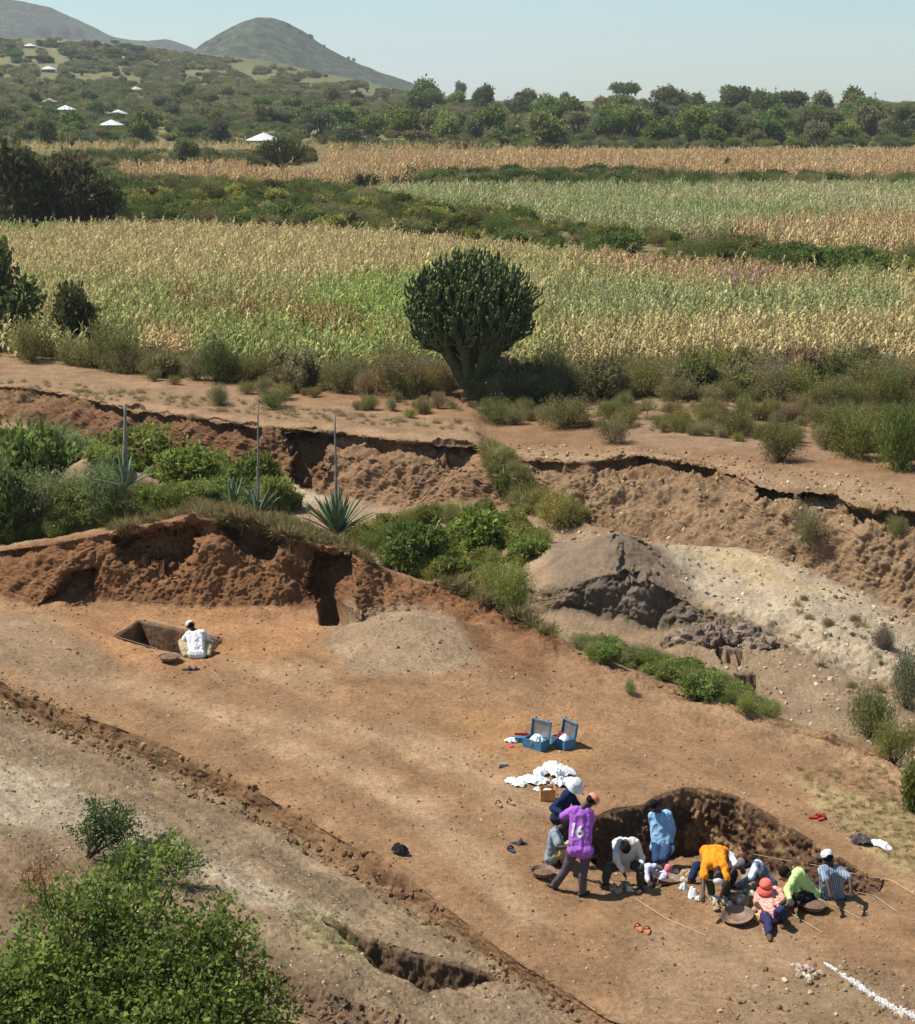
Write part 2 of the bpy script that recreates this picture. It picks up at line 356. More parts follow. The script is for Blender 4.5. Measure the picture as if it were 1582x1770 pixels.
rows = []; amps = []; sid = []; tt = []
vis = (colpx > -50) & (colpx < 1632)
for i in range(len(LN)-1):
    A, pa = LV[i]; B, pb = LV[i+1]
    n = int(max(4, min(260, np.max(np.abs(pa-pb)[vis])/STEP[i])))
    if i in (1,): n = 280
    if i in (5, 14): n = 110
    for k in range(n):
        t = k/n
        rows.append(A*(1-t)+B*t); sid.append(i); tt.append(t)
        a0 = AMP[i]; am = AMP[i]
        if t < .15 and i > 0: am = AMP[i]*(.5+t/.3)+AMP[i-1]*(.5-t/.3)
        if t > .85 and i < len(AMP)-1: am = AMP[i]*(.5+(1-t)/.3)+AMP[i+1]*(.5-(1-t)/.3)
        amps.append(am)
rows.append(LV[-1][0]); sid.append(len(LN)-2); tt.append(1); amps.append(0)
G = np.stack(rows).astype(np.float64); sid = np.array(sid); tt = np.array(tt); amps = np.array(amps)
NR, NC = G.shape[:2]
# light smoothing across rows so that the lofted lines leave no creases
for _ in range(2):
    Gs = G.copy(); Gs[2:-2] = (G[:-4]+G[1:-3]*2+G[2:-2]*2+G[3:-1]*2+G[4:])/8
    w = np.where(np.isin(sid, (5, 14, 2, 10)), .35, 1.0)[:, None, None]; w[sid > 20] = 0
    G = G*(1-w)+Gs*w
PX, PY = proj(G[..., 0], G[..., 1], G[..., 2])
SID = np.broadcast_to(sid[:, None], PX.shape); TT = np.broadcast_to(tt[:, None], PX.shape)
AM = np.broadcast_to(amps[:, None], PX.shape).copy()
# ---- wide shapes on the ground
def cone(px, py, z0, rad, hgt, ex=1.0, ey=1.0, pw=1.0):
    c = P(px, py, Yz(px, py, z0))
    d = np.sqrt(((G[..., 0]-c.x)/ex)**2+((G[..., 1]-c.y)/ey)**2)/rad
    nz = .12*pn(G[..., 0]*.9, G[..., 1]*.9, 3.3)
    k = np.clip(1-d-nz, 0, 1)
    G[..., 2] += hgt*(1-np.sqrt(np.clip(1-k, 0, 1)**2+.02)+.07*0)*np.where(k > 0, 1, 0) if pw == 1 else hgt*sst(0, 1, k)
near = (SID >= 1) & (SID <= 5)
cone(1058, 985, -.8, 2.1, .62, 1.0, 1.25, pw=2)
cone(712, 1102, .1, 1.9, .62, 1.0, 1.0)
cone(20, 1120, 0, 2.6, .30, 1.1, 1.3, pw=2)
cone(1480, 1700, 0, 1.6, .12, 1.4, 1.2, pw=2)
# tool: pixel carving on the strips given (kept as depth in metres straight down)
RG = pn(PX*.06, PY*.13, 1.7)+.6*pn(PX*.15, PY*.3, 9.1)
def rag(s, amp): return s + amp*RG
def carve(pts, depth, strips, edge=5, ky=2.2, ragged=5, dfun=None):
    m = np.isin(SID, strips)
    s = rag(sdf_box(PX, PY, pts, ky), ragged)
    k = sst(edge*.5, -edge*.5, s)*m
    d = depth if dfun is None else dfun()
    G[..., 2] -= k*d
    return k
def push(pts, dist, strips, edge=5, ky=1.0, ragged=6, down=0.0):     # recess a face away from the camera
    m = np.isin(SID, strips)
    s = rag(sdf_box(PX, PY, pts, ky), ragged)
    k = sst(edge*.5, -edge*.5, s)*m
    G[..., 1] += k*dist; G[..., 2] -= k*down
    return k
K = {}
# main excavation: a wall cut into the slope, the floor ramps up towards the camera
def exc_depth():
    top = np.interp(PX, [1000, 1060, 1120, 1185, 1270, 1330, 1400, 1470, 1545], [1425, 1402, 1392, 1366, 1376, 1408, 1452, 1494, 1528])
    t = np.clip((PY-top)/165, 0, 1); ramp = 1-.97*t**1.0
    dm = np.interp(PX, [1000, 1040, 1130, 1280, 1400, 1500, 1545], [.45, .95, 1.15, 1.28, .78, .3, .03])
    return dm*np.clip(ramp, 0, 1)
EXC = [(1012, 1425), (1030, 1412), (1062, 1400), (1118, 1391), (1132, 1380), (1150, 1374), (1186, 1364), (1230, 1366), (1272, 1376), (1330, 1408), (1400, 1452), (1470, 1494), (1545, 1528),
       (1500, 1545), (1400, 1545), (1280, 1540), (1150, 1535), (1060, 1520), (1010, 1480)]
K['exc'] = carve(EXC, 1, (3, 4), edge=5, ragged=1.2, dfun=exc_depth)
K['pit'] = carve([(199, 1103), (241, 1071), (386, 1104), (360, 1131), (318, 1132)], .8, (3, 4), edge=2.5, ragged=.3)
K['trench'] = carve([(560, 1585), (600, 1600), (640, 1622), (720, 1648), (800, 1668), (874, 1694), (812, 1700), (752, 1709), (700, 1694), (650, 1668), (610, 1630)], .8, (1,), edge=4, ragged=1.5)
K['hole'] = carve([(1416, 1543), (1456, 1541), (1462, 1553), (1420, 1557)], .45, (3, 4), edge=3, ragged=1)
K['hole2'] = carve([(645, 1505), (700, 1512), (722, 1532), (690, 1548), (655, 1530)], .22, (1, 2, 3), edge=14, ragged=6)
K['rut'] = carve([(395, 1630), (470, 1668), (560, 1712), (680, 1750), (740, 1790), (640, 1790), (520, 1730), (430, 1665)], .09, (0, 1), edge=22, ragged=14)
for q in ([(1240, 1117), (1283, 1123), (1286, 1150), (1248, 1146)], [(1270, 1163), (1308, 1165), (1312, 1194), (1284, 1190)], [(1314, 1212), (1346, 1214), (1351, 1234), (1326, 1232)]):
    K['s%d' % q[0][0]] = carve(q, .38, (9, 10, 8, 11), edge=3, ragged=.3)
# recesses in the upright faces
W5 = (4, 5)
K['slot'] = push([(548, 958), (606, 958), (612, 1000), (611, 1079), (556, 1079), (552, 1040), (535, 1015)], 1.1, (4, 5), edge=5, ragged=2)
carve([(548, 1038), (610, 1042), (612, 1081), (555, 1080)], .55, (3, 4), edge=5, ragged=1)
K['notch'] = push([(68, 1049), (108, 1052), (160, 1022), (166, 985), (118, 990), (95, 1015)], .7, (4, 5), edge=5, ragged=3)
K['hol1'] = push([(205, 935), (330, 925), (332, 965), (300, 990), (270, 968), (215, 968)], .75, (5,), edge=26, ragged=8)
K['hol2'] = push([(385, 905), (455, 910), (482, 945), (470, 968), (430, 960), (395, 935)], .9, (5,), edge=14, ragged=6)
K['hol3'] = push([(740, 1005), (820, 1015), (828, 1040), (795, 1052), (760, 1035)], .35, (5,), edge=16, ragged=6)
K['c1'] = push([(492, 752), (595, 752), (560, 790), (548, 842), (500, 842), (512, 790)], 1.2, (14,), edge=9, ragged=6)
K['c2'] = push([(760, 775), (835, 775), (800, 815), (760, 800)], .7, (14,), edge=18, ragged=8)
K['c3'] = push([(1312, 845), (1450, 850), (1440, 880), (1380, 872), (1318, 868)], .8, (14,), edge=12, ragged=7)
K['c4'] = push([(1090, 790), (1280, 820), (1285, 840), (1200, 820), (1100, 808)], .5, (14,), edge=10, ragged=7)
K['c5'] = push([(1475, 885), (1600, 890), (1600, 925), (1550, 905), (1490, 912)], .6, (14,), edge=12, ragged=7)
K['gm'] = push([(1060, 962), (1120, 955), (1145, 985), (1140, 1005), (1080, 1000)], .5, (10, 11, 12), edge=14, ragged=14)
# overhanging turf lip: hollow out just below the cliff top and the mound top
lip = np.where(SID == 14, sst(.66, .80, TT)*sst(1.0, .90, TT), 0)*np.clip(.55+1.3*pn(PX*.022, 4.2, .5), 0, 1)*np.where(PX < 840, 1, .75)
G[..., 1] += .75*lip
lip5 = np.where(SID == 5, sst(.70, .84, TT)*sst(1.0, .93, TT), 0)*np.clip(.5+1.2*pn(PX*.03, 1.2, .5), 0, 1)*(PX < 620)
G[..., 1] += .35*lip5
# lumpy ledge on the grey slope
AM += .20*sst(30, -10, sdf_box(PX, PY, [(1150, 1085), (1250, 1070), (1340, 1085), (1345, 1120), (1280, 1125), (1160, 1128)], 1.5))*np.isin(SID, (9, 10))
AM += .10*K['rut']+.05*K['hole2']+.10*K['exc']*sst(1.0, .3, np.clip((PY-np.interp(PX, [1000, 1060, 1120, 1185, 1270, 1330, 1400, 1470, 1545], [1425, 1402, 1392, 1366, 1376, 1408, 1452, 1494, 1528]))/60, 0, 1))
# ---- noise displacement along the normal
def normals(G):
    du = np.gradient(G, axis=1); dv = np.gradient(G, axis=0)
    n = np.cross(du, dv); n /= np.linalg.norm(n, axis=2)[..., None]+1e-9; return n
sx, sy, sz = G[..., 0], G[..., 1], G[..., 2]
Nn = normals(G)
nearm = SID < 17
def disp(x, y, z_):
    a = fbm(x*.8, y*.8, z_*.8, 3)
    b = np.abs(fbm(x*2.6, y*2.6, z_*2.6+5, 3))
    c = np.abs(pn(x*9, y*9, z_*9)); d = pn(x*21, y*21, z_*21)
    return 1.15*a+.62*(b-.28)+.30*(c-.2)+.18*d
D = np.zeros(PX.shape)
zk = np.where(SID == 14, .34, np.where(SID == 5, .6, 1.0))
D[nearm] = disp(sx[nearm], sy[nearm], (sz*zk)[nearm])
far = ~nearm
D[far] = fbm(sx[far]/60, sy[far]/60, .5, 3)*.8
# vertical flutes on the eroded cliff
flu = np.where(SID == 14, -.16*np.abs(pn(sx*1.3, sy*.15, sz*.2))*np.where(PX > 850, 1.3, .6), 0)
G = G+Nn*((D*AM+flu))[..., None]
# furrows along the grey slope (run with the ditch)
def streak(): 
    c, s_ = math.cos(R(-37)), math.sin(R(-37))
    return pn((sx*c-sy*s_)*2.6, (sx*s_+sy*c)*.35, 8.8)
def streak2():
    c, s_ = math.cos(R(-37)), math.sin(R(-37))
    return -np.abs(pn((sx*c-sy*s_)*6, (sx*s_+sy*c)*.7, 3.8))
G[..., 2] += np.where(np.isin(SID, (0, 1)), .07*streak()+.03*streak2(), 0)
# ---- colours of the ground (albedo, with shade painted in on the left cliff)
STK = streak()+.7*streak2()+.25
def C(r, g, b): return np.array((r, g, b))
RED = C(.20, .098, .046); BRN = C(.25, .145, .075); TAN = C(.325, .212, .120); GREY = C(.215, .152, .090); PALE = C(.38, .30, .205); LGT = C(.275, .190, .115); DRY = C(.29, .225, .11)
GRN = C(.10, .12, .045); DARK = C(.13, .078, .042)
base = {0: GREY, 1: GREY, 2: BRN*.8, 3: BRN, 4: BRN, 5: RED, 6: BRN*.95, 7: DRY*.8, 8: GREY, 9: LGT*.9, 10: GREY*.8, 11: LGT, 12: LGT, 13: LGT, 14: BRN*.8, 15: TAN*.85, 16: BRN*.85, 17: DRY*.55, 18: DRY*.55, 19: DRY*.7, 20: C(.16, .15, .065), 21: C(.15, .145, .065), 22: C(.15, .145, .066), 23: GRN*.8, 24: GRN}
CL = np.zeros(PX.shape+(3,))
for k, v in base.items(): CL[sid == k] = v
ck = np.ones(11)/11
for c in range(3):                       # soften the change between strips
    pad = np.pad(CL[..., c], ((5, 5), (0, 0)), mode='edge'); acc = 0
    for q in range(11): acc = acc+pad[q:q+NR]
    CL[..., c] = acc/11
PN1 = pn(PX*.03, PY*.06, 2.2)+.5*pn(PX*.11, PY*.2, 6.2)
def paint(pts, col, soft=12, strips=None, ky=1.6, k=1.0, nz=14):
    s = sdf_box(PX, PY, pts, ky)+nz*PN1
    w = sst(soft, -soft, s)*k
    if strips is not None: w = w*np.isin(SID, strips)
    CL[:] = CL*(1-w[..., None])+col*w[..., None]
P5 = (3, 4, 5)
paint([(0, 1060), (420, 1050), (560, 1060), (560, 1130), (300, 1160), (120, 1120), (0, 1075)], C(.31, .165, .078), 30, P5)           # orange trodden floor
paint([(-60, 1060), (60, 1060), (170, 1130), (210, 1200), (60, 1190), (-60, 1130)], LGT*.92, 36, P5, k=.75, nz=26)                               # left spoil
paint([(560, 1110), (600, 1060), (690, 1035), (760, 1060), (840, 1150), (760, 1165), (620, 1165)], LGT*.95, 14, P5, nz=22)             # spoil cone
paint([(160, 1150), (420, 1230), (700, 1260), (860, 1300), (960, 1400), (900, 1420), (780, 1340), (600, 1280), (380, 1250), (200, 1190)], TAN*1.0, 26, P5, k=.75)
paint([(380, 1235), (620, 1320), (760, 1390), (860, 1480), (960, 1600), (900, 1600), (800, 1500), (640, 1370), (480, 1300)], TAN*1.0, 18, P5, k=.8)
paint([(380, 1140), (560, 1150), (600, 1190), (480, 1180)], TAN, 12, P5, k=.6, nz=20)
paint([(760, 1230), (1000, 1230), (1040, 1330), (950, 1350), (850, 1330)], C(.32, .175, .078), 40, P5, k=.8)
paint([(960, 1120), (1250, 1250), (1500, 1330), (1582, 1400), (1650, 1440), (1650, 1340), (1300, 1225), (1000, 1100)], TAN*.95, 30, P5, k=.7)
paint([(1100, 1600), (1380, 1600), (1420, 1660), (1200, 1760), (1050, 1770), (1100, 1700)], LGT*1.05, 40, P5, k=.5, nz=36)
paint([(1290, 1700), (1420, 1670), (1650, 1720), (1650, 1850), (1200, 1850)], GREY*1.0, 30, P5, k=.8, nz=30)
paint([(1360, 1340), (1582, 1400), (1650, 1420), (1650, 1540), (1560, 1510), (1460, 1440)], C(.32, .24, .12), 16, P5, k=.75, nz=30)  # dry grass bank
paint([(830, 1080), (960, 1120), (940, 1180), (860, 1160), (780, 1080)], RED*.85, 24, P5, k=.7)
paint([(-60, 1310), (100, 1340), (350, 1470), (620, 1600), (500, 1580), (300, 1500), (100, 1440), (-60, 1420)], PALE*.86, 24, (0, 1), k=.9, nz=26)
paint([(0, 1215), (250, 1310), (450, 1430), (300, 1400), (100, 1310)], C(.19, .128, .075), 30, (0, 1), k=.7, nz=26)
paint([(-60, 1440), (200, 1500), (420, 1640), (560, 1790), (-60, 1790)], C(.19, .125, .072), 30, (0, 1), k=.75, nz=30)
paint([(500, 1560), (600, 1590), (640, 1660), (560, 1640), (500, 1600)], C(.30, .26, .12), 24, (0, 1), k=.5, nz=40)
paint([(430, 1640), (640, 1730), (760, 1790), (560, 1790)], C(.15, .09, .055), 20, (0, 1), k=.7, nz=26)
paint([(780, 1712), (872, 1700), (1000, 1790), (900, 1800)], LGT*.95, 20, (0, 1), k=.8)
paint([(1000, 1410), (1190, 1360), (1560, 1530), (1400, 1560), (1040, 1540)], BRN*.95, 6, P5, k=.8)
paint([(1130, 930), (1250, 935), (1480, 1020), (1600, 1110), (1600, 1190), (1440, 1150), (1330, 1090), (1200, 1030), (1160, 980)], PALE, 22, (9, 10, 11, 12), k=.95, nz=24)
paint([(1150, 935), (1300, 955), (1440, 1030), (1300, 1010)], C(.42, .31, .17), 26, (10, 11, 12), k=.8, nz=30)
paint([(940, 1100), (1230, 1140), (1330, 1250), (1100, 1160)], GREY, 26, (8, 9, 10), k=.8)
paint([(940, 930), (1130, 930), (1210, 1075), (960, 1060)], C(.17, .125, .088), 18, (9, 10, 11, 12), k=.85)
paint([(975, 1045), (985, 1015), (1060, 1000), (1150, 1000), (1215, 1060), (1205, 1082), (1120, 1082), (1040, 1066)], C(.15, .115, .085), 12, (9, 10, 11), k=.9)
paint([(490, 838), (560, 846), (560, 872), (490, 868)], PALE, 8, (12, 13), k=.9)
paint([(120, 790), (240, 800), (340, 870), (200, 880)], TAN*1.0, 8, (11, 12), k=.9)
paint([(60, 690), (480, 730), (500, 850), (60, 800)], C(.165, .085, .045), 30, (14,), k=.85)  # redder left cliff, its shade put into the darker colour
paint([(560, 760), (840, 775), (840, 860), (640, 880), (560, 850)], C(.24, .145, .082), 20, (14,), k=.8)
paint([(850, 800), (1300, 840), (1600, 900), (1600, 1080), (1200, 930), (850, 870)], C(.25, .165, .095), 20, (14,), k=.8, nz=30)
paint([(400, 700), (840, 745), (840, 700), (700, 690), (480, 670)], BRN, 18, (15, 16), k=.6)
paint([(0, 590), (140, 600), (400, 670), (830, 735), (830, 760), (0, 662)], TAN*.78, 14, (15, 16), k=.8)
paint([(830, 650), (1582, 650), (1650, 800), (1080, 770), (1010, 720)], C(.25, .16, .10), 14, (15, 16), k=.9)
paint([(-100, 560), (1700, 560), (1700, 640), (700, 650), (-100, 580)], C(.17, .135, .065), 20, (16, 17), k=.9)
# far hillside patches
for q in ([(80, 66), (330, 95), (320, 106), (90, 82)], [(380, 150), (460, 150), (450, 163), (400, 170)], [(540, 155), (620, 157), (600, 170)], [(0, 148), (100, 150), (110, 168), (0, 164)]):
    paint(q, C(.36, .26, .13), 3, (20, 21, 22), k=.8, nz=6)
big = fbm(PX*.012, PY*.03, .7, 3)
CL *= (1+.12*big)[..., None]
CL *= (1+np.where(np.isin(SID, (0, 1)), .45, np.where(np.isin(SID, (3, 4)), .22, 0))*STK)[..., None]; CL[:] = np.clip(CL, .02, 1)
# ---- one object per piece of setting, so masks read as ground, slope, cliff ...
def setting(name, r0, r1):
    rs = np.where((sid >= r0) & (sid <= r1))[0]; a, b = rs[0], min(rs[-1]+2, NR)
    V = G[a:b].reshape(-1, 3); n = b-a
    I = np.arange(n*NC).reshape(n, NC); Q = np.stack([I[:-1, :-1], I[:-1, 1:], I[1:, 1:], I[1:, :-1]], -1).reshape(-1, 4)
    me = new_mesh(name, V, Q, M_soil, True, CL[a:b].reshape(-1, 3), 'Col')
    return tag(ob(name, me), kind='structure')
terr = [setting('near_slope', 0, 1), setting('dig_ground', 2, 4), setting('mound', 5, 6), setting('gully_floor', 7, 8), setting('grey_slope', 9, 12), setting('cliff', 13, 14),
        setting('plain', 15, 19), setting('far_ground', 20, 24)]
bpy.context.view_layer.update()
DG = bpy.context.evaluated_depsgraph_get()
def _cast(o, d, objs=None):
    best = None
    for t in (objs or terr):
        ok, loc, nor, _ = t.ray_cast(o, d)
        if ok and (best is None or (loc-o).length < (best-o).length): best = loc.copy()
    return best
def ground(px, py):
    p = _cast(Vector((0, 0, HC)), Vector(raydir(px, py)).normalized())
    return p if p else P(px, py, Yz(px, py, 0))
def drop(x, y):
    p = _cast(Vector((x, y, 400)), Vector((0, 0, -1)))
    return p.z if p else 0.0
def nearY(px, py): return ground(px, py).y

# ------------------------------------------------------------------ far hills
def hill(name, sil, Y0, depth, colr):
    s = np.array(sil, float); xs = np.arange(s[0, 0], s[-1, 0], 5.0); ny = 60
    py = np.interp(xs, s[:, 0], s[:, 1])
    V = []; 
    for j in range(ny):
        t = j/(ny-1)*2-1
        pr = math.cos(t*math.pi/2)**1.0
        Y = Y0+t*depth
        for i, x in enumerate(xs):
            pk = P(x, py[i], Y0)
            V.append((pk.x, Y, -60+(pk.z+60)*pr))
    V = np.array(V); n = fbm(V[:, 0]/60, V[:, 1]/60, V[:, 2]/60, 4)
    V[:, 2] += (n*5-1)*np.clip((V[:, 2]+60)/100, 0, 1)
    nx = len(xs); I = np.arange(nx*ny).reshape(ny, nx); Q = np.stack([I[:-1, :-1], I[:-1, 1:], I[1:, 1:], I[1:, :-1]], -1).reshape(-1, 4)
    m, t_, b = nodes(name+'_scrub'); L = t_.links.new; ge = t_.nodes.new('ShaderNodeNewGeometry')
    nz = t_.nodes.new('ShaderNodeTexNoise'); nz.inputs['Scale'].default_value = .06; nz.inputs['Detail'].default_value = 10; nz.inputs['Roughness'].default_value = .75
    L(ge.outputs['Position'], nz.inputs['Vector']); cr = t_.nodes.new('ShaderNodeValToRGB')
    cr.color_ramp.elements[0].position = .42; cr.color_ramp.elements[0].color = (*[c*.4 for c in colr], 1)
    cr.color_ramp.elements[1].position = .62; cr.color_ramp.elements[1].color = (colr[0]*2.0, colr[1]*1.7, colr[2]*1.6, 1)
    L(nz.outputs[0], cr.inputs[0]); L(cr.outputs[0], b.inputs['Base Color']); b.inputs['Roughness'].default_value = 1; b.inputs['Specular IOR Level'].default_value = 0
    bp = t_.nodes.new('ShaderNodeBump'); bp.inputs['Distance'].default_value = 8; bp.inputs['Strength'].default_value = .8; L(nz.outputs[0], bp.inputs['Height']); L(bp.outputs[0], b.inputs['Normal'])
    return tag(ob(name, new_mesh(name, V, Q, m, True)), kind='structure')
hills = [hill('cone_hill', [(250, 190), (300, 120), (345, 86), (375, 66), (400, 50), (430, 36), (450, 31), (475, 31), (495, 37), (520, 52), (560, 78), (600, 99), (650, 122), (700, 140), (740, 152), (790, 172), (850, 190)], 3000, 620, (.055, .075, .045)),
         hill('left_hill', [(-700, -160), (-500, -150), (-200, -60), (0, -4), (40, 2), (80, 10), (120, 28), (160, 48), (190, 62), (230, 70), (265, 71), (290, 68), (315, 76), (345, 88), (420, 120), (500, 180)], 4200, 900, (.055, .072, .048))]
bpy.context.view_layer.update()
terr += hills

# ------------------------------------------------------------------ dug walls (fine grids set against the carved sides)
def dugwall(name, pts, lean, amp, col, nu=4.0, nv=34, off=4, freq=1.0, col2=None):
    top = []
    n = 0
    xs = []; 
    for (a, b) in zip(pts[:-1], pts[1:]):
        k = max(2, int(math.hypot(b[0]-a[0], (b[1]-a[1])*2)/2.2))
        for i in range(k): xs.append((a[0]+(b[0]-a[0])*i/k, a[1]+(b[1]-a[1])*i/k))
    xs.append(pts[-1])
    T = [ground(x, y-off-2).z for x, y in xs]; T = [P(x, y, Yz(x, y, q)) for (x, y), q in zip(xs, T)]
    T = np.array(T); 
    for c in range(3): T[:, c] = np.convolve(np.pad(T[:, c], 3, mode='edge'), np.ones(7)/7, 'valid')
    tan = np.gradient(T[:, :2], axis=0); tan /= np.linalg.norm(tan, axis=1)[:, None]+1e-9
    nrm = np.stack([tan[:, 1], -tan[:, 0]], 1)           # towards the hollow when the rim runs left to right
    Bz = np.array([drop(t[0]+m[0]*(lean+.22), t[1]+m[1]*(lean+.22)) for t, m in zip(T, nrm)])
    Bz = np.convolve(np.pad(Bz, 4, mode='edge'), np.ones(9)/9, 'valid')
    V = np.zeros((nv, len(T), 3))
    for j in range(nv):
        t = j/(nv-1)
        o = lean*(t**1.3)+.03
        V[j, :, 0] = T[:, 0]+nrm[:, 0]*o; V[j, :, 1] = T[:, 1]+nrm[:, 1]*o; V[j, :, 2] = (T[:, 2]+.01)*(1-t)+(Bz-.06)*t
    x, y, z_ = V[..., 0]*freq, V[..., 1]*freq, V[..., 2]*freq
    d = .7*fbm(x*1.7, y*1.7, z_*1.7, 2)+.9*(np.abs(fbm(x*5, y*5, z_*5, 3))-.2)+.5*(np.abs(pn(x*15, y*15, z_*15))-.2)+.2*pn(x*33, y*33, z_*33)
    edge = np.sin(np.linspace(0, 1, nv)*math.pi)[:, None]**.5*.8+.2
    amp = amp*np.clip((T[:, 2]-Bz)/.55, .08, 1)[None, :]
    V[..., 0] += nrm[None, :, 0]*d*amp*edge; V[..., 1] += nrm[None, :, 1]*d*amp*edge; V[..., 2] += d*amp*.35*edge
    V[0, :, :2] -= nrm*.06
    nn = len(T); I = np.arange(nn*nv).reshape(nv, nn); Q = np.stack([I[:-1, :-1], I[1:, :-1], I[1:, 1:], I[:-1, 1:]], -1).reshape(-1, 4)
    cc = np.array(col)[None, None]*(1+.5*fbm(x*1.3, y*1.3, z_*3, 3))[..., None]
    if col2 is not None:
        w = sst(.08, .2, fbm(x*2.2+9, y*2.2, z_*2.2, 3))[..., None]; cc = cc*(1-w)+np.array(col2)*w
    o = ob(name, new_mesh(name, V.reshape(-1, 3), Q, M_soil, True, np.clip(cc, .01, 1).reshape(-1, 3), 'Col'))
    return tag(o, kind='structure')
RIM = [(1012, 1430), (1030, 1414), (1062, 1402), (1118, 1392), (1132, 1381), (1150, 1375), (1186, 1365), (1230, 1367), (1272, 1377), (1330, 1409), (1400, 1453), (1470, 1495), (1528, 1521)]
w1 = dugwall('excavation_wall', RIM, .26, .26, C(.12, .07, .042), col2=C(.25, .15, .08))  # wall colours darkened to carry the shade of the cut
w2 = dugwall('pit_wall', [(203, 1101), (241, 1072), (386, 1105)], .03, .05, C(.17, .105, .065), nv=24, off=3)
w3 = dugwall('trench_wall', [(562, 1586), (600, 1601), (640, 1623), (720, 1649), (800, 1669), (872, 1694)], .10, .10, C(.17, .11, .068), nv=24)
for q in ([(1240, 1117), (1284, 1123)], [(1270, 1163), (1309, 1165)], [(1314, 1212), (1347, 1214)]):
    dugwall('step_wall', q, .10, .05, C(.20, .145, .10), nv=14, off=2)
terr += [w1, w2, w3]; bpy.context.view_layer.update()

# ------------------------------------------------------------------ foliage builders
def leafcloud(lobes, n, size, seed, asp=.45, droop=.0, k=5, gap=.15, spread=.12, dark=.55, bias=2.4, up=.35, flat=None):
    """lobes (x,y,z,rx,ry,rz); n sprigs of k leaves; returns V, F, v"""
    q = np.random.default_rng(seed); lb = np.array(lobes, float)
    w = lb[:, 3]*lb[:, 4]*lb[:, 5]; w = w**.8; w /= w.sum()
    idx = q.choice(len(lb), n*2, p=w)
    d = q.normal(size=(n*2, 3)); d /= np.linalg.norm(d, axis=1)[:, None]
    r = q.random(n*2)**(1/bias)
    c = lb[idx, :3]+d*r[:, None]*lb[idx, 3:]
    s = lb[:, 3:].mean()
    nz = fbm(c[:, 0]/s*2.2+seed, c[:, 1]/s*2.2, c[:, 2]/s*2.2, 2)
    keep = (nz > -gap) & (c[:, 2] > .02)
    c, d, r = c[keep][:n], d[keep][:n], r[keep][:n]; m = len(c)
    dr = d*.8+q.normal(size=(m, 3))*.5; dr[:, 2] += up; dr /= np.linalg.norm(dr, axis=1)[:, None]
    V = []; F_ = []; vv = []
    tone = np.clip(.82+.9*fbm(c[:, 0]/s*1.3, c[:, 1]/s*1.3+seed, c[:, 2]/s*1.3, 2), .5, 1.4)*np.exp(q.normal(size=m)*.14)
    for j in range(k):
        t = (j/(max(k-1, 1)))
        b = c+dr*(t*spread)+q.normal(size=(m, 3))*spread*.18
        a = dr*.5+q.normal(size=(m, 3))*.6; a[:, 2] -= droop; a /= np.linalg.norm(a, axis=1)[:, None]
        u = np.cross(a, q.normal(size=(m, 3))); u /= np.linalg.norm(u, axis=1)[:, None]
        L = size*np.exp(q.normal(size=m)*.22)[:, None]
        V.append(np.stack([b, b+a*L*.5+u*L*asp*.5, b+a*L, b+a*L*.5-u*L*asp*.5], 1)); vv.append(np.repeat(tone*np.exp(q.normal(size=m)*.12), 4))
    V = np.concatenate(V).reshape(-1, 3); vv = np.concatenate(vv); F_ = np.arange(len(V)).reshape(-1, 4)
    return V, F_, vv
def foliage(name, lobes, n, size, seed, mt=None, **kw):
    V, F_, v = leafcloud(lobes, n, size, seed, **kw); me = new_mesh(name, V, F_, mt or M_leaf_o, False, v); return me
def twigs(lobes, base=(0, 0, 0), r=.03, n=4, seed=0, per=1):
    q = random.Random(seed); m = MB(); b = Vector(base)
    for l in lobes:
        for _ in range(per):
            e = Vector(l[:3])+Vector((q.uniform(-1, 1)*l[3], q.uniform(-1, 1)*l[4], q.uniform(-.3, .8)*l[5]))*.6
            mid = b.lerp(e, .5)+Vector((q.uniform(-1, 1), q.uniform(-1, 1), 0))*.1*(e-b).length
            m.tube([b, b.lerp(mid, .5), mid, e], [r, r*.8, r*.6, r*.25], 5, False)
    return m
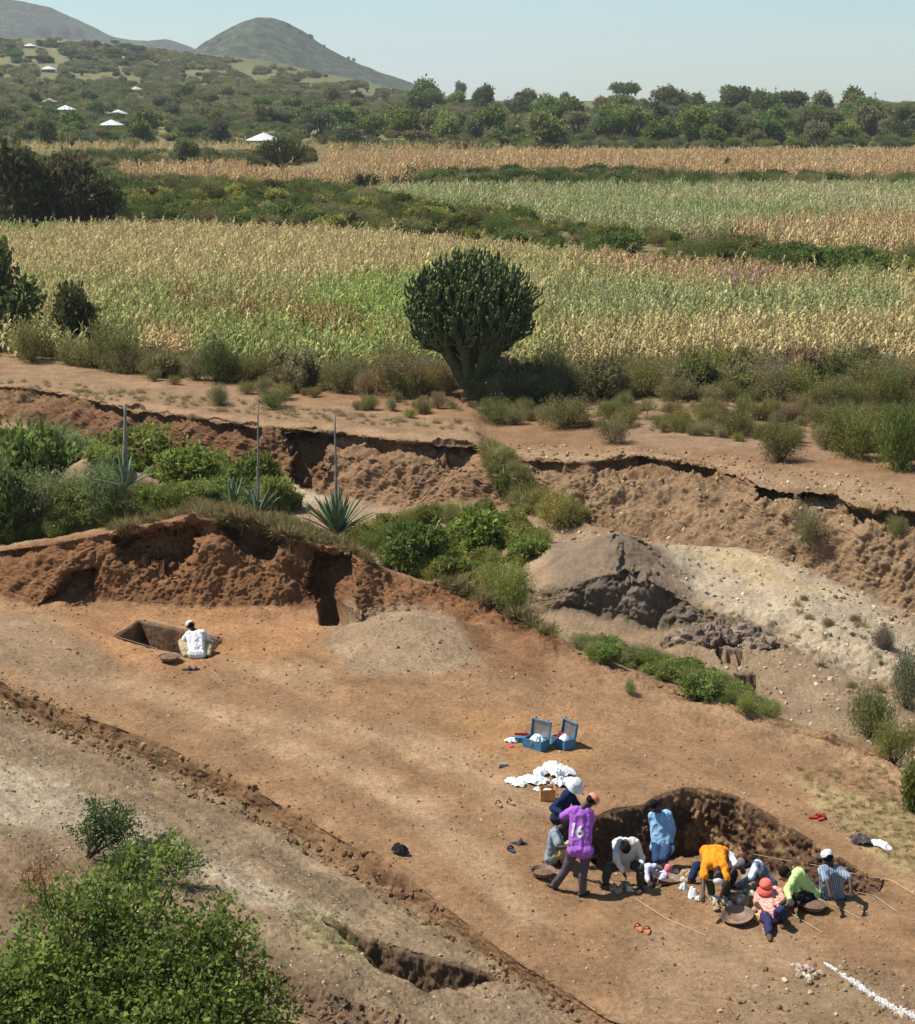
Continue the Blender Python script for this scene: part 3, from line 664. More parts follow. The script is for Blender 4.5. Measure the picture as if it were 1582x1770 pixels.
# --- scatter helper (one object of uncountable growth)
def scatter(name, pts, srcs, idx, rot, scl, tint, label=None, cat=None, kind='stuff'):
    n = len(pts); me = bpy.data.meshes.new(name); me.vertices.add(n); me.vertices.foreach_set('co', np.asarray(pts, np.float32).ravel())
    a = me.attributes.new('rot', 'FLOAT_VECTOR', 'POINT'); a.data.foreach_set('vector', np.asarray(rot, np.float32).ravel())
    a = me.attributes.new('scl', 'FLOAT', 'POINT'); a.data.foreach_set('value', np.asarray(scl, np.float32).ravel())
    a = me.attributes.new('idx', 'INT', 'POINT'); a.data.foreach_set('value', np.asarray(idx, np.int32).ravel())
    c = np.ones((n, 4), np.float32); c[:, :3] = tint
    a = me.attributes.new('tint', 'FLOAT_COLOR', 'POINT'); a.data.foreach_set('color', c.ravel())
    o = ob(name, me); cl = bpy.data.collections.new(name+'_pieces')
    for i, m_ in enumerate(srcs):
        so_ = bpy.data.objects.new('%s_piece_%02d' % (name, i), m_); cl.objects.link(so_)
    g = bpy.data.node_groups.new(name+'_nodes', 'GeometryNodeTree')
    g.interface.new_socket('Geometry', in_out='INPUT', socket_type='NodeSocketGeometry'); g.interface.new_socket('Geometry', in_out='OUTPUT', socket_type='NodeSocketGeometry')
    gi = g.nodes.new('NodeGroupInput'); go = g.nodes.new('NodeGroupOutput')
    ci = g.nodes.new('GeometryNodeCollectionInfo'); ci.inputs['Collection'].default_value = cl
    ci.inputs['Separate Children'].default_value = True; ci.inputs['Reset Children'].default_value = True
    ip = g.nodes.new('GeometryNodeInstanceOnPoints'); ip.inputs['Pick Instance'].default_value = True
    def na(nm, ty):
        x = g.nodes.new('GeometryNodeInputNamedAttribute'); x.data_type = ty; x.inputs['Name'].default_value = nm; return x.outputs[0]
    L = g.links.new
    L(gi.outputs[0], ip.inputs['Points']); L(ci.outputs[0], ip.inputs['Instance']); L(na('idx', 'INT'), ip.inputs['Instance Index'])
    er = g.nodes.new('FunctionNodeEulerToRotation'); L(na('rot', 'FLOAT_VECTOR'), er.inputs[0]); L(er.outputs[0], ip.inputs['Rotation'])
    L(na('scl', 'FLOAT'), ip.inputs['Scale']); L(ip.outputs[0], go.inputs[0])
    md = o.modifiers.new('scatter', 'NODES'); md.node_group = g
    return tag(o, label, cat, kind=kind)
HUTS = [(456, 246, 40), (193, 222, 30), (114, 194, 26), (86, 180, 20), (205, 202, 22), (84, 122, 22), (52, 82, 16), (235, 158, 18), (893, 212, 10), (308, 179, 12)]
def hides_hut(px, py):
    return any(abs(px-a) < w and -12 < py-b < 24 for a, b, w in HUTS)
def inside(x, y, pts): return sdf_poly(x, y, pts) < 0
def sample_poly(pts, dens, z0=0.0, seed=0, cap=40000):
    """random ground points (world xy) whose sight point falls in the pixel polygon on height z0"""
    q = np.random.default_rng(seed); w = [P(a, b, Yz(a, b, z0)) for a, b in pts]
    xs = [v.x for v in w]; ys = [v.y for v in w]
    n = int(min(cap*4, (max(xs)-min(xs))*(max(ys)-min(ys))*dens))
    x = q.uniform(min(xs), max(xs), n); y = q.uniform(min(ys), max(ys), n)
    k = inside(x, y, [(v.x, v.y) for v in w]); return x[k][:cap], y[k][:cap]
# --------------------------------------------- cornfields
M_corn = leafmat('corn', 'inst', trans=.25)
def corn_plant(seed, H=1.7, nl=10, w=.085, dry=0):
    q = random.Random(seed); V = []; Fc = []; v = []
    def quad(a, b, c, d, t):
        i = len(V); V.extend([a, b, c, d]); Fc.append((i, i+1, i+2, i+3)); v.extend([t]*4)
    lean = Vector((q.uniform(-.1, .1), q.uniform(-.1, .1), 1))
    for k in range(2):
        s = Vector((math.cos(k*1.57), math.sin(k*1.57), 0))*.022
        quad(-s, s, lean*H+s, lean*H-s, .75)
    for i in range(nl):
        t = .18+.8*i/nl; b = lean*H*t; a = i*2.4+q.uniform(-.5, .5); o = Vector((math.cos(a), math.sin(a), 0)); L = (.75-.35*abs(t-.5))*(1-.2*dry)*q.uniform(.8, 1.2)
        side = Vector((-o.y, o.x, 0))
        pts = [b, b+o*L*.3+Vector((0, 0, L*.34)), b+o*L*.62+Vector((0, 0, L*.26-.1*dry)), b+o*L*.85+Vector((0, 0, -L*(.12+.35*dry)))]
        ww = [w*.5, w, w*.8, .01]; tn = q.uniform(.75, 1.25)
        for j in range(3): quad(pts[j]-side*ww[j]*.5, pts[j]+side*ww[j]*.5, pts[j+1]+side*ww[j+1]*.5, pts[j+1]-side*ww[j+1]*.5, tn)
    tp = lean*H
    for i in range(3):
        a = q.uniform(0, 6.28); e = tp+Vector((math.cos(a)*.13, math.sin(a)*.13, .28)); s = Vector((.02, .01, 0)); quad(tp-s, tp+s, e+s, e-s, 1.15)
    return new_mesh('corn', [tuple(x) for x in V], np.array(Fc), M_corn, False, np.array(v))
corn_src = [corn_plant(i, 1.5+.09*i, 10, .10, (i % 2)*.8) for i in range(6)]
def cornfield(name, poly, dens, seed, pal, label, scale=1.0, cap=26000, hz=0, patches=()):
    x, y = sample_poly(poly, dens, 0, seed, cap); ax, ay = proj(x, y, x*0); kk = ~((ax > 425) & (ax < 560) & (ay > 284) & (ay < 316)); x, y = x[kk], y[kk]; n = len(x); q = np.random.default_rng(seed+1)
    r = np.round(y/.8)*.8; y = np.where(q.random(n) < .6, r+q.normal(size=n)*.1, y)
    z_ = np.zeros(n)+hz
    f1 = fbm(x*.05+seed, y*.035, .3, 3); f2 = pn(x*.4, y*.2, 2.2)+q.normal(size=n)*.28
    w = np.clip(.5+1.5*f1+.55*f2, 0, 1)[:, None]
    tint = np.array(pal[0])*(1-w)+np.array(pal[1])*w
    qx, qy = proj(x, y, z_+1.1)
    for pp, cc in patches:
        k_ = sst(10, -14, sdf_poly(qx, qy, pp, 1.5)+28*f2)[:, None]; tint = tint*(1-k_*.85)+np.array(cc)*k_*.85
    w3 = (q.random(n) < .12)[:, None]; tint = np.where(w3, np.array(pal[2]), tint)*np.exp(q.normal(size=n)*.18)[:, None]
    rot = np.stack([q.normal(size=n)*.09, q.normal(size=n)*.09, q.uniform(0, 6.28, n)], 1)
    o = scatter(name, np.stack([x, y, z_], 1), corn_src, q.integers(0, 6, n), rot, scale*np.exp(q.normal(size=n)*.12), tint, label, 'cornfield')
    return o, x, y
GRNC = (.30, .33, .115); TANC = (.54, .43, .22); ORG = (.50, .33, .17); YEL = (.46, .43, .18)
PT = [([(-100, 395), (500, 400), (760, 420), (700, 470), (400, 480), (80, 470), (-100, 480)], TANC), ([(560, 480), (760, 470), (760, 600), (620, 600), (420, 560)], (.31, .39, .11)), ([(980, 430), (1250, 445), (1420, 470), (1300, 500), (1080, 470)], (.50, .33, .19)),
      ([(1230, 478), (1330, 480), (1310, 502), (1240, 500)], (.38, .24, .20)), ([(230, 560), (330, 565), (340, 620), (240, 600)], (.58, .40, .22)), ([(300, 505), (520, 520), (720, 570), (700, 590), (480, 555), (300, 525)], (.34, .22, .10)),
      ([(930, 480), (1250, 500), (1560, 490), (1560, 540), (1200, 550), (960, 540)], (.31, .34, .15)), ([(960, 570), (1300, 555), (1600, 560), (1600, 610), (1000, 610)], (.50, .40, .20))]
cornfield('cornfield', [(-420, 420), (200, 408), (600, 418), (900, 450), (1100, 470), (1400, 495), (2000, 500), (2000, 660), (1400, 650), (1000, 650), (700, 655), (480, 660), (300, 640), (120, 625), (-420, 600)], 3.5, 1,
          [GRNC, TANC, YEL], 'wide ripening cornfield, half green and half tan, behind the lone candelabra tree', scale=.78, cap=30000, patches=PT)
cornfield('cornfield', [(640, 338), (900, 336), (1300, 335), (1900, 330), (1900, 400), (1300, 412), (1180, 418), (1000, 400), (760, 378)], 1.9, 2,
          [(.33, .36, .16), (.48, .42, .24), GRNC], 'pale green corn strip on the right, between two dark bush bands', scale=.9, cap=22000)
cornfield('cornfield', [(1260, 412), (1500, 392), (2000, 400), (2000, 452), (1500, 450), (1340, 432)], 1.3, 3,
          [ORG, TANC, (.45, .33, .19)], 'dry orange corn patch at the right edge, nearer of the two', scale=1.0, cap=7000)
cornfield('cornfield', [(560, 284), (760, 280), (1000, 276), (1900, 276), (1900, 312), (1300, 320), (1000, 306), (720, 310), (560, 300)], .8, 4,
          [ORG, (.50, .37, .20), TANC], 'long dry orange corn strip in front of the far tree belt', scale=1.25, cap=20000)
cornfield('cornfield', [(200, 304), (440, 300), (560, 300), (740, 304), (700, 318), (500, 328), (320, 322), (210, 312)], .8, 5,
          [ORG, (.50, .37, .20), TANC], 'narrow dry corn strip below the round dark tree on the left', scale=1.25, cap=7000)
cornfield('cornfield', [(-300, 256), (60, 256), (300, 260), (620, 262), (900, 264), (540, 270), (200, 268), (-300, 264)], .3, 6, [ORG, TANC, GRNC], 'thin dry corn strip in front of the white roofed round hut', scale=1.2, cap=9000)

# --------------------------------------------- bush and tree kinds (shared meshes)
def lobes_bush(seed, w=1.0, hgt=.8, n=7):
    q = random.Random(seed); L = []
    for i in range(n):
        a = q.uniform(0, 6.28); r = q.uniform(.1, .62)*w; s = q.uniform(.25, .42)
        zc = q.uniform(.25, .65)*hgt
        L.append((math.cos(a)*r, math.sin(a)*r, zc, s*w, s*w, s*hgt*.95))
    return L
def lobes_tree(seed, w=1.0, hgt=1.6, n=11, low=.45):
    q = random.Random(seed); L = []
    for i in range(n):
        a = q.uniform(0, 6.28); t = q.random(); r = q.uniform(.15, .68)*w*(1-.35*t)
        s = q.uniform(.24, .40)
        L.append((math.cos(a)*r, math.sin(a)*r, hgt*(low+(.86-low)*t), s*w, s*w, s*w*.75))
    return L
kinds = {}
def kind(key, lobes, n, size, seed, trunk=None, **kw):
    V, F_, v = leafcloud(lobes, n, size, seed, **kw)
    mo = new_mesh('foliage', V, F_, M_leaf_o, False, v); mi = new_mesh('foliage_mass', V, F_, M_leaf_i, False, v)
    tk = None
    if trunk is not None:
        m = twigs(lobes, (0, 0, 0), trunk, seed=seed, per=1); tk = m.mesh('trunk', M_bark, True)
    kinds[key] = (mo, mi, tk)
for i in range(3):   # near scrub: unit radius ~1
    kind('scrub%d' % i, lobes_bush(i, 1, .95, 12), 1500, .085, i, trunk=.03, k=4, asp=.22, spread=.24, gap=.10, up=.9, bias=1.9)
    kind('leafy%d' % i, lobes_bush(i+20, 1, .9, 10), 1100, .12, i+5, trunk=.03, k=5, asp=.55, spread=.16, gap=.1, up=.5)
    kind('tree%d' % i, lobes_tree(i+40, 1, 1.55, 13, .42), 1200, .11, i+9, trunk=.06, k=4, asp=.6, spread=.15, gap=.14)
    kind('round%d' % i, lobes_tree(i+60, 1, 1.25, 14, .22), 1200, .12, i+13, trunk=.05, k=4, asp=.6, spread=.14, gap=.12)
    kind('flat%d' % i, [(l[0]*1.2, l[1]*1.2, .8+.2*l[2], l[3], l[4], l[5]*.5) for l in lobes_tree(i+80, 1, 1.1, 12, .6)], 1000, .11, i+17, trunk=.05, k=4, asp=.6, spread=.15, gap=.18)
    kind('tuft%d' % i, [(0, 0, .02, .35, .35, .2)], 60, .9, i, k=2, asp=.05, spread=.05, gap=1, up=2.2, bias=1)
G1 = (.125, .19, .055); G2 = (.085, .13, .045); G3 = (.17, .225, .065); OL = (.29, .26, .115); DRYG = (.36, .29, .16); YG = (.26, .29, .08); BLG = (.12, .17, .095)
def warm(t): return (t[0]*1.2, t[1]*1.03, t[2]) if t[1] > t[0] else tuple(t)
def plant(kd, name, px, py, wpx, hpx, tint, label, cat, group=None, sink=.05, at=None, part='crown'):
    g = at or ground(px, py)
    t = g.y*cp-(g.z-HC)*sp; s = wpx/F*t/2
    mo, mi, tk = kinds[kd]
    nat = {'s': .95, 'l': .9, 't': 1.7, 'r': 1.4, 'f': 1.15}[kd[0]] if kd[:4] != 'tuft' else 1
    sz_ = hpx/F*t/nat/max(.5, cp)
    root = thing(name, label, cat, (g.x, g.y, g.z-sink*s), (0, 0, rnd.uniform(0, 6.28)), group, (s, s, sz_))
    f = ob(part, mo, root); f.color = (*[c*rnd.uniform(.9, 1.1) for c in warm(tint)], 1)
    if tk: ob('stem' if part == 'foliage' else 'trunk', tk, root)
    return root
def massof(name, poly_pts, keys, dens, seed, tints, s0, s1, label, cat, z0=0, cap=6000, usez=True, hs=1.0, clear=None, ray=0, clump=False):
    q = np.random.default_rng(seed+3); zz = None
    if ray:
        a = np.array(poly_pts, float); n = int((a[:, 0].max()-a[:, 0].min())*(a[:, 1].max()-a[:, 1].min())*ray); px = q.uniform(a[:, 0].min(), a[:, 0].max(), n); py = q.uniform(a[:, 1].min(), a[:, 1].max(), n)
        kk = inside(px, py, poly_pts)
        if clump: kk &= fbm(px*.018+seed, py*.07, .5, 3) > -.06
        px, py = px[kk], py[kk]; kk = np.array([not hides_hut(i, j) for i, j in zip(px, py)]) if n else kk; px, py = px[kk], py[kk]; g = np.array([ground(i, j) for i, j in zip(px, py)]); x, y, zz = g[:, 0], g[:, 1], g[:, 2]
    else: x, y = sample_poly(poly_pts, dens, z0, seed, cap)
    if clear is not None:
        k = np.ones(len(x), bool)
        for (a, b, r) in clear: k &= (x-a)**2+(y-b)**2 > r*r
        x, y = x[k], y[k]
    n = len(x)
    z_ = zz if ray else (np.array([drop(a, b) for a, b in zip(x, y)]) if usez else np.zeros(n))
    T = np.array([warm(t_) for t_ in tints])[q.integers(0, len(tints), n)]*np.exp(q.normal(size=n)*.15)[:, None]
    rot = np.stack([q.normal(size=n)*.06, q.normal(size=n)*.06, q.uniform(0, 6.28, n)], 1)
    return scatter(name, np.stack([x, y, z_-.04], 1), [kinds[k][1] for k in keys], q.integers(0, len(keys), n), rot, q.uniform(s0, s1, n), T, label, cat)
SC = ['scrub0', 'scrub1', 'scrub2']; LF = ['leafy0', 'leafy1', 'leafy2']; RD = ['round0', 'round1', 'round2']; TR = ['tree0', 'tree1', 'tree2']; FL = ['flat0', 'flat1', 'flat2']; TF = ['tuft0', 'tuft1', 'tuft2']
# masses
massof('undergrowth', [(200, 318), (420, 322), (560, 330), (700, 350), (900, 382), (1180, 425), (1400, 452), (2000, 470), (2000, 500), (1500, 497), (1300, 480), (900, 438), (600, 408), (300, 400), (190, 380)], SC+LF, .12, 11, [G1, OL, (.12, .14, .045), G1, YG], .8, 2.0,
       'band of mixed green undergrowth running between the two big cornfields', 'undergrowth', cap=3500)
massof('undergrowth', [(-300, 266), (200, 272), (560, 274), (540, 286), (200, 298), (-300, 300)], SC+LF, .035, 41, [G1, OL, G2, (.16, .18, .07)], 1.2, 2.6, 'strip of mixed bushes left of the small candelabra tree', 'undergrowth', cap=1200)
massof('undergrowth', [(-300, 300), (200, 300), (215, 318), (210, 385), (-300, 400)], SC+LF, .14, 12, [G2, G1, OL], 1.0, 2.2, 'green undergrowth below the big dark trees at the left edge', 'undergrowth', cap=900)
massof('undergrowth', [(700, 312), (1000, 306), (1300, 318), (2000, 318), (2000, 330), (1300, 334), (900, 332), (720, 328)], SC+LF, .10, 13, [G1, G2, OL], 1.2, 2.4, 'thin dark hedge-like undergrowth between the pale green corn and the dry corn', 'undergrowth', cap=1500)
massof('undergrowth', [(-400, 575), (0, 590), (150, 640), (400, 655), (620, 672), (840, 690), (1000, 690), (1300, 695), (1582, 712), (2000, 740), (2000, 640), (1500, 650), (1000, 650), (500, 655), (120, 610), (-400, 560)], SC, 1.7, 14, [OL, DRYG, (.22, .23, .09), (.30, .26, .12), (.17, .20, .08)], .5, 1.15,
       'dry olive scrub lining the near edge of the cornfield', 'undergrowth', cap=5200)
massof('undergrowth', [(1400, 700), (1700, 700), (1800, 830), (1560, 800), (1430, 770)], SC, .8, 15, [OL, (.14, .15, .055), DRYG], .4, .85, 'olive scrub at the right edge above the gully path', 'undergrowth', cap=500)
massof('undergrowth', [(-200, 225), (200, 215), (700, 222), (900, 230), (1800, 232), (1800, 262), (900, 262), (-200, 262)], LF+SC, .03, 16, [G1, G3, (.2, .27, .08), BLG, OL, (.15, .2, .09)], 1.2, 2.6, 'low bushes filling the foot of the far tree belt', 'undergrowth', cap=4200)
massof('undergrowth', [(-60, 72), (100, 70), (340, 98), (450, 110), (600, 140), (700, 165), (760, 183), (900, 188), (1640, 188), (1640, 225), (800, 225), (-60, 212)], LF+SC, .0016, 42, [G1, OL, (.24, .25, .12), BLG, G3, (.30, .27, .15)], 1.3, 4.0, 'bushy cover over the rising hillside and the far end of the belt', 'undergrowth', ray=.085, clump=True)
massof('undergrowth', [(990, 1112), (1060, 1122), (1115, 1140), (1200, 1158), (1280, 1200), (1330, 1238), (1335, 1243), (1240, 1208), (1180, 1184), (1100, 1158), (1030, 1138)], LF+SC, 1, 45, [(.22, .30, .08), (.26, .31, .11), (.18, .26, .07), (.30, .28, .14)],   .14, .42, 'low bright green strip growing behind the ridge beside the step trench', 'undergrowth', ray=.02)
# gully growth
massof('undergrowth', [(-20, 862), (120, 850), (330, 862), (340, 868), (300, 876), (240, 898), (170, 908), (100, 926), (-20, 944)], LF+SC, 2, 43, [(.23, .30, .09), (.26, .31, .13), (.19, .27, .07)], .35, .7, 'tangled green growth just behind the crest of the red mound', 'undergrowth', ray=.012)
massof('undergrowth', [(240, 810), (330, 862), (420, 885), (500, 890), (500, 858), (480, 840), (380, 812), (190, 785), (-40, 765), (-40, 790), (120, 790)], LF, 1.5, 17, [(.20, .29, .07), (.24, .32, .09), (.17, .25, .06)], .35, .75, 'bright green creepers filling the gully left of the tall flower stalks', 'undergrowth', ray=.012)
massof('undergrowth', [(600, 930), (660, 905), (760, 890), (880, 895), (940, 940), (930, 1000), (900, 1040), (860, 1030), (800, 1010), (700, 990)], LF+SC, 2.0, 18, [(.17, .24, .06), (.22, .29, .08), (.24, .28, .09), YG], .35, .75, 'bright green growth in the gully behind the red mound', 'undergrowth', z0=-2.0, cap=900)
massof('grass', [(835, 770), (870, 780), (920, 850), (1010, 890), (1000, 910), (900, 885), (850, 820)], TF+['scrub0'], 6, 19, [(.36, .34, .13), (.33, .30, .13), (.28, .29, .10)], .18, .42, 'yellow green grass running down the side gully', 'grass', ray=.12)
massof('grass', [(180, 908), (250, 897), (300, 876), (332, 868), (390, 872), (470, 888), (530, 908), (600, 940), (640, 968), (640, 974), (600, 952), (500, 926), (420, 902), (320, 890), (200, 918)], TF, 60, 20, [(.33, .25, .12), (.28, .20, .10), (.22, .20, .08)], .12, .3, 'dry grass tufts on the crest of the red mound', 'grass', ray=.07)
massof('grass', [(740, 998), (780, 1000), (830, 1020), (900, 1060), (960, 1094), (955, 1102), (890, 1072), (780, 1012)], TF, 40, 21, [(.30, .23, .11), (.22, .21, .08)], .15, .35, 'dry grass on the right shoulder of the red mound', 'grass', ray=.07)
massof('grass', [(1380, 1330), (1500, 1310), (1650, 1400), (1650, 1530), (1560, 1500), (1450, 1430)], TF, 14, 22, [(.44, .35, .18), (.40, .31, .16), (.30, .26, .12)], .04, .10, 'short dry grass on the bank above the excavation', 'grass', ray=.03)
massof('grass', [(0, 600), (300, 650), (830, 720), (1080, 740), (1582, 790), (1700, 810), (1700, 700), (1000, 690), (500, 670), (0, 590)], TF+TF+SC, 2.2, 23, [DRYG, OL, (.33, .26, .14)], .12, .38, 'thin dry grass on the bare ground behind the gully', 'grass', cap=5000)
massof('grass', [(0, 655), (830, 735), (835, 750), (430, 722), (0, 668)], TF, 4, 24, [DRYG, (.34, .26, .15)], .1, .25, 'short dry grass along the cliff rim', 'grass', cap=900)
massof('grass', [(500, 1560), (600, 1590), (640, 1660), (560, 1640), (500, 1600)], TF, 60, 25, [(.40, .36, .17), (.34, .32, .14)], .03, .07, 'patch of short yellow grass beside the narrow trench', 'grass', ray=.07)
massof('grass', [(0, 1210), (130, 1272), (280, 1328), (420, 1392), (600, 1500), (700, 1560), (690, 1545), (560, 1460), (400, 1370), (200, 1280), (0, 1195)], TF, 5, 26, [(.28, .25, .10), (.17, .18, .07)], .06, .2, 'sparse weeds along the ditch', 'grass', z0=-.2, cap=200)
massof('grass', [(1380, 1040), (1480, 1055), (1560, 1120), (1582, 1200), (1500, 1200), (1420, 1130), (1330, 1030)], TF+['scrub1'], 2.5, 27, [(.24, .19, .10), DRYG], .08, .25, 'sparse dead weeds on the pale slope', 'grass', z0=-1.2, cap=350)

# ------------------------------------------------------------------ individual trees and bushes
# the candelabra tree
def candelabra(name, px, py, wpx, hpx, seed, ntip, label, c_tip, c_stem, dome=(.36, .64), lean=0.0, group=None, trunk_h=.14):
    g = ground(px, py); t = g.y*cp-(g.z-HC)*sp; Wd = wpx/F*t; Hh = hpx/F*t/cp
    q = random.Random(seed)
    tips = []
    zc = Hh*.63; a = Wd/2; up_ = Hh*.37; dn = Hh*.34
    i = 0
    while len(tips) < ntip:
        i += 1
        u = q.uniform(-.8, 1); th = q.uniform(0, 6.283); rr = math.sqrt(max(0, 1-u*u)) if u > 0 else math.sqrt(max(0, 1-u*u))
        r = q.uniform(.62, 1.0)
        p = Vector((rr*math.cos(th)*a*r*(1+.10*q.uniform(-1, 1)), rr*math.sin(th)*a*r, zc+(u*up_ if u > 0 else u*dn)*r))
        p.x += lean*(p.z/Hh)
        if p.z > Hh*.30 and (p.xy.length > .1*a or p.z > zc): tips.append(p)
    segs = MB(); tipm = MB(); fork = Vector((0, 0, Hh*trunk_h))
    def centroid(T): 
        c = Vector((0, 0, 0))
        for x in T: c += x
        return c/len(T)
    def grow(node, T, d, r, dep):
        if len(T) == 1:
            e = T[0]; m1 = node.lerp(Vector((e.x, e.y, node.z)), .62); m1.z = node.z+(e.z-node.z)*.28
            m2 = Vector((e.x, e.y, node.z+(e.z-node.z)*.62)).lerp(m1, .12)
            L = (e-node).length
            segs.tube([node, m1, m2], [min(r, .05*Hh/6), .042*Hh/6, .042*Hh/6], 5, False)
            tipm.tube([m2, m2.lerp(e, .5)+Vector((q.uniform(-.02, .02), q.uniform(-.02, .02), 0)), e, e+Vector((0, 0, .05))], [.042*Hh/6, .048*Hh/6, .044*Hh/6, .012], 5)
            return
        # split in k clusters by angle / height
        k = 13 if dep == 0 else (3 if len(T) > 6 else 2); k = min(k, len(T))
        C = q.sample(T, k)
        for _ in range(5):
            gr = [[] for _ in C]
            for x in T: gr[min(range(len(C)), key=lambda j: (x-C[j]).length_squared)].append(x)
            C = [centroid(g_) if g_ else C[j] for j, g_ in enumerate(gr)]
        for j, g_ in enumerate(gr):
            if not g_: continue
            c = C[j]; low = min(x.z for x in g_)
            f = .24 if dep == 0 else .36
            nn = node+(Vector((c.x, c.y, max(node.z, min(c.z, low)-.1*Hh))) - node)*f*1.35
            nn.z = min(node.z+(c.z-node.z)*f+.02*Hh, low-.04*Hh) if low-.04*Hh > node.z else node.z+.02
            rn = max(.04*Hh/6, .044*Hh/6*len(g_)**.36)
            mid = node.lerp(nn, .5); mid.z -= .1*(nn.z-node.z)
            segs.tube([node, mid, nn], [r*.9 if dep else rn*1.1, rn*1.05, rn], 6, False)
            grow(nn, g_, None, rn, dep+1)
    grow(fork, tips, None, .2*Hh/6, 0)
    root = thing(name, label, 'tree', (g.x, g.y, g.z-.05), (0, 0, 0), group)
    mt = MB(); mt.tube([(0, 0, -.1), (.02, 0, Hh*.06), (.0, 0, Hh*trunk_h), (0.02, 0, Hh*trunk_h*1.25)], [.30*Hh/6, .22*Hh/6, .2*Hh/6, .16*Hh/6], 10)
    mt.build('trunk', mat('euphorbia_bark', (.09, .075, .055), nscale=9, bump=.6), root, True)
    segs.build('limbs', mat('euphorbia_limb', c_stem, nscale=5, rough=.9, spec=.05), root, True)
    tipm.build('crown', mat('euphorbia_stem', c_tip, nscale=3, noise=.45, rough=.9, spec=.05), root, True)
    return root
candelabra('candelabra_tree', 812, 684, 236, 252, 5, 1500, 'large dark candelabra tree with dense upright stems, alone before the cornfield', (.125, .165, .055), (.085, .105, .05), lean=.1, trunk_h=.07)
candelabra('candelabra_tree', 489, 298, 96, 62, 6, 1100, 'small rounded candelabra tree just right of the white hut roof', (.16, .21, .05), (.08, .08, .04), trunk_h=.10)
def plantx(kd, px, py, w, h_, t_, lb, cat): return plant(kd, 'tree' if cat == 'tree' else 'bush', px, py, w, h_, t_, lb, cat, None, part='crown' if cat == 'tree' else 'foliage')
# left edge and middle ground trees: (kind, px, py, w, h, tint, label, cat)
DKG = (.11, .145, .06)
for a in [
    ('tree0', 0, 600, 170, 205, DKG, 'tall dark green tree cut by the left edge beside the big cornfield', 'tree'),
    ('round1', 128, 612, 112, 118, (.10, .13, .05), 'dark rounded bush between the left edge tree and the cornfield', 'bush'),
    ('round0', 30, 388, 170, 150, DKG, 'big dark tree at the left edge above the cornfield', 'tree'),
    ('round2', 130, 386, 150, 128, (.10, .105, .06), 'big dark brownish tree, second from the left edge above the cornfield', 'tree'),
    ('tree1', 185, 384, 86, 84, DKG, 'smaller dark tree at the right end of the dark group above the cornfield', 'tree'),
    ('tree2', 320, 292, 60, 54, (.16, .18, .10), 'pale grey green small tree with visible stem in the dry corn strip on the left', 'tree'),
    ('round0', 380, 248, 52, 46, (.12, .15, .08), 'round grey green tree between the two white huts', 'tree'),
    ('round1', 78, 256, 58, 54, G1, 'round green tree left of the white hut roofs', 'tree'),
    ('tree0', 623, 338, 26, 40, DKG, 'small dark conical tree standing alone above the big cornfield', 'tree'),
    ('tree1', 1258, 306, 26, 34, DKG, 'small upright dark tree in front of the orange corn strip on the right', 'tree'),
    ('leafy0', 1412, 482, 66, 28, (.07, .10, .04), 'dark low bush at the right end of the big cornfield top', 'bush'),
    ('leafy1', 1520, 540, 66, 26, G2, 'low green bush standing in the cornfield near the right edge', 'bush'),
    ('leafy2', 1425, 552, 50, 22, G1, 'smaller low green bush in the cornfield, left of the similar one', 'bush'),
    ('round0', 835, 194, 50, 50, DKG, 'dark upright tree rising above the middle of the far belt', 'tree'),
    ('round2', 738, 190, 70, 56, G1, 'green tree where the cone hill foot meets the horizon', 'tree'),
    ('tree2', 795, 172, 28, 32, (.13, .16, .12), 'small grey tree on the horizon right of the cone hill', 'tree'),
    ('round1', 914, 184, 38, 30, YG, 'yellow green rounded tree on the horizon, middle of the photo', 'tree'),
    ('round0', 975, 184, 28, 26, BLG, 'small round grey green tree on the skyline left of the first pole', 'tree'),
    ('tree1', 1152, 192, 84, 46, (.15, .17, .07), 'broad olive tree on the skyline between the first and second poles', 'tree'),
    ('round2', 1138, 232, 108, 62, (.12, .145, .085), 'wide grey green tree below the broad olive skyline tree', 'tree'),
    ('round1', 1280, 198, 80, 46, G2, 'broad dark green tree on the skyline left of the second pole', 'tree'),
    ('round0', 1476, 200, 60, 52, G1, 'tall green tree on the skyline between the second and third poles', 'tree'),
    ('round2', 1432, 246, 38, 48, (.20, .19, .09), 'upright olive tree in the right part of the far belt', 'tree'),
    ('round1', 1388, 244, 46, 42, (.13, .15, .08), 'round grey tree left of the upright olive one', 'tree'),
    ('tree0', 1562, 238, 62, 56, G2, 'dark green tree at the right edge of the far belt', 'tree'),
    ('round1', 1230, 252, 70, 36, G3, 'fresh green low tree in the middle of the right half of the far belt', 'tree'),
    ('round2', 1040, 222, 80, 38, G3, 'fresh green spreading tree in the far belt above the middle', 'tree'),
    ('round0', 715, 236, 60, 50, BLG, 'grey green tree right of the white hut, behind the candelabra', 'tree'),
    ('tree1', 620, 190, 34, 34, (.07, .09, .05), 'small dark tree at the foot of the cone hill', 'tree'),
    ('tree2', 305, 188, 30, 30, (.07, .09, .07), 'small dark tree on the lower hillside left of the hill foot', 'tree'),
    ('round2', 75, 62, 34, 18, (.10, .12, .08), 'left one of the round trees on the left skyline', 'tree'),
    ('round0', 112, 62, 32, 18, (.10, .12, .08), 'middle one of the round trees on the left skyline', 'tree'),
    ('round1', 138, 64, 20, 14, (.10, .12, .08), 'right and smallest of the round trees on the left skyline', 'tree')]:
    plantx(*a)
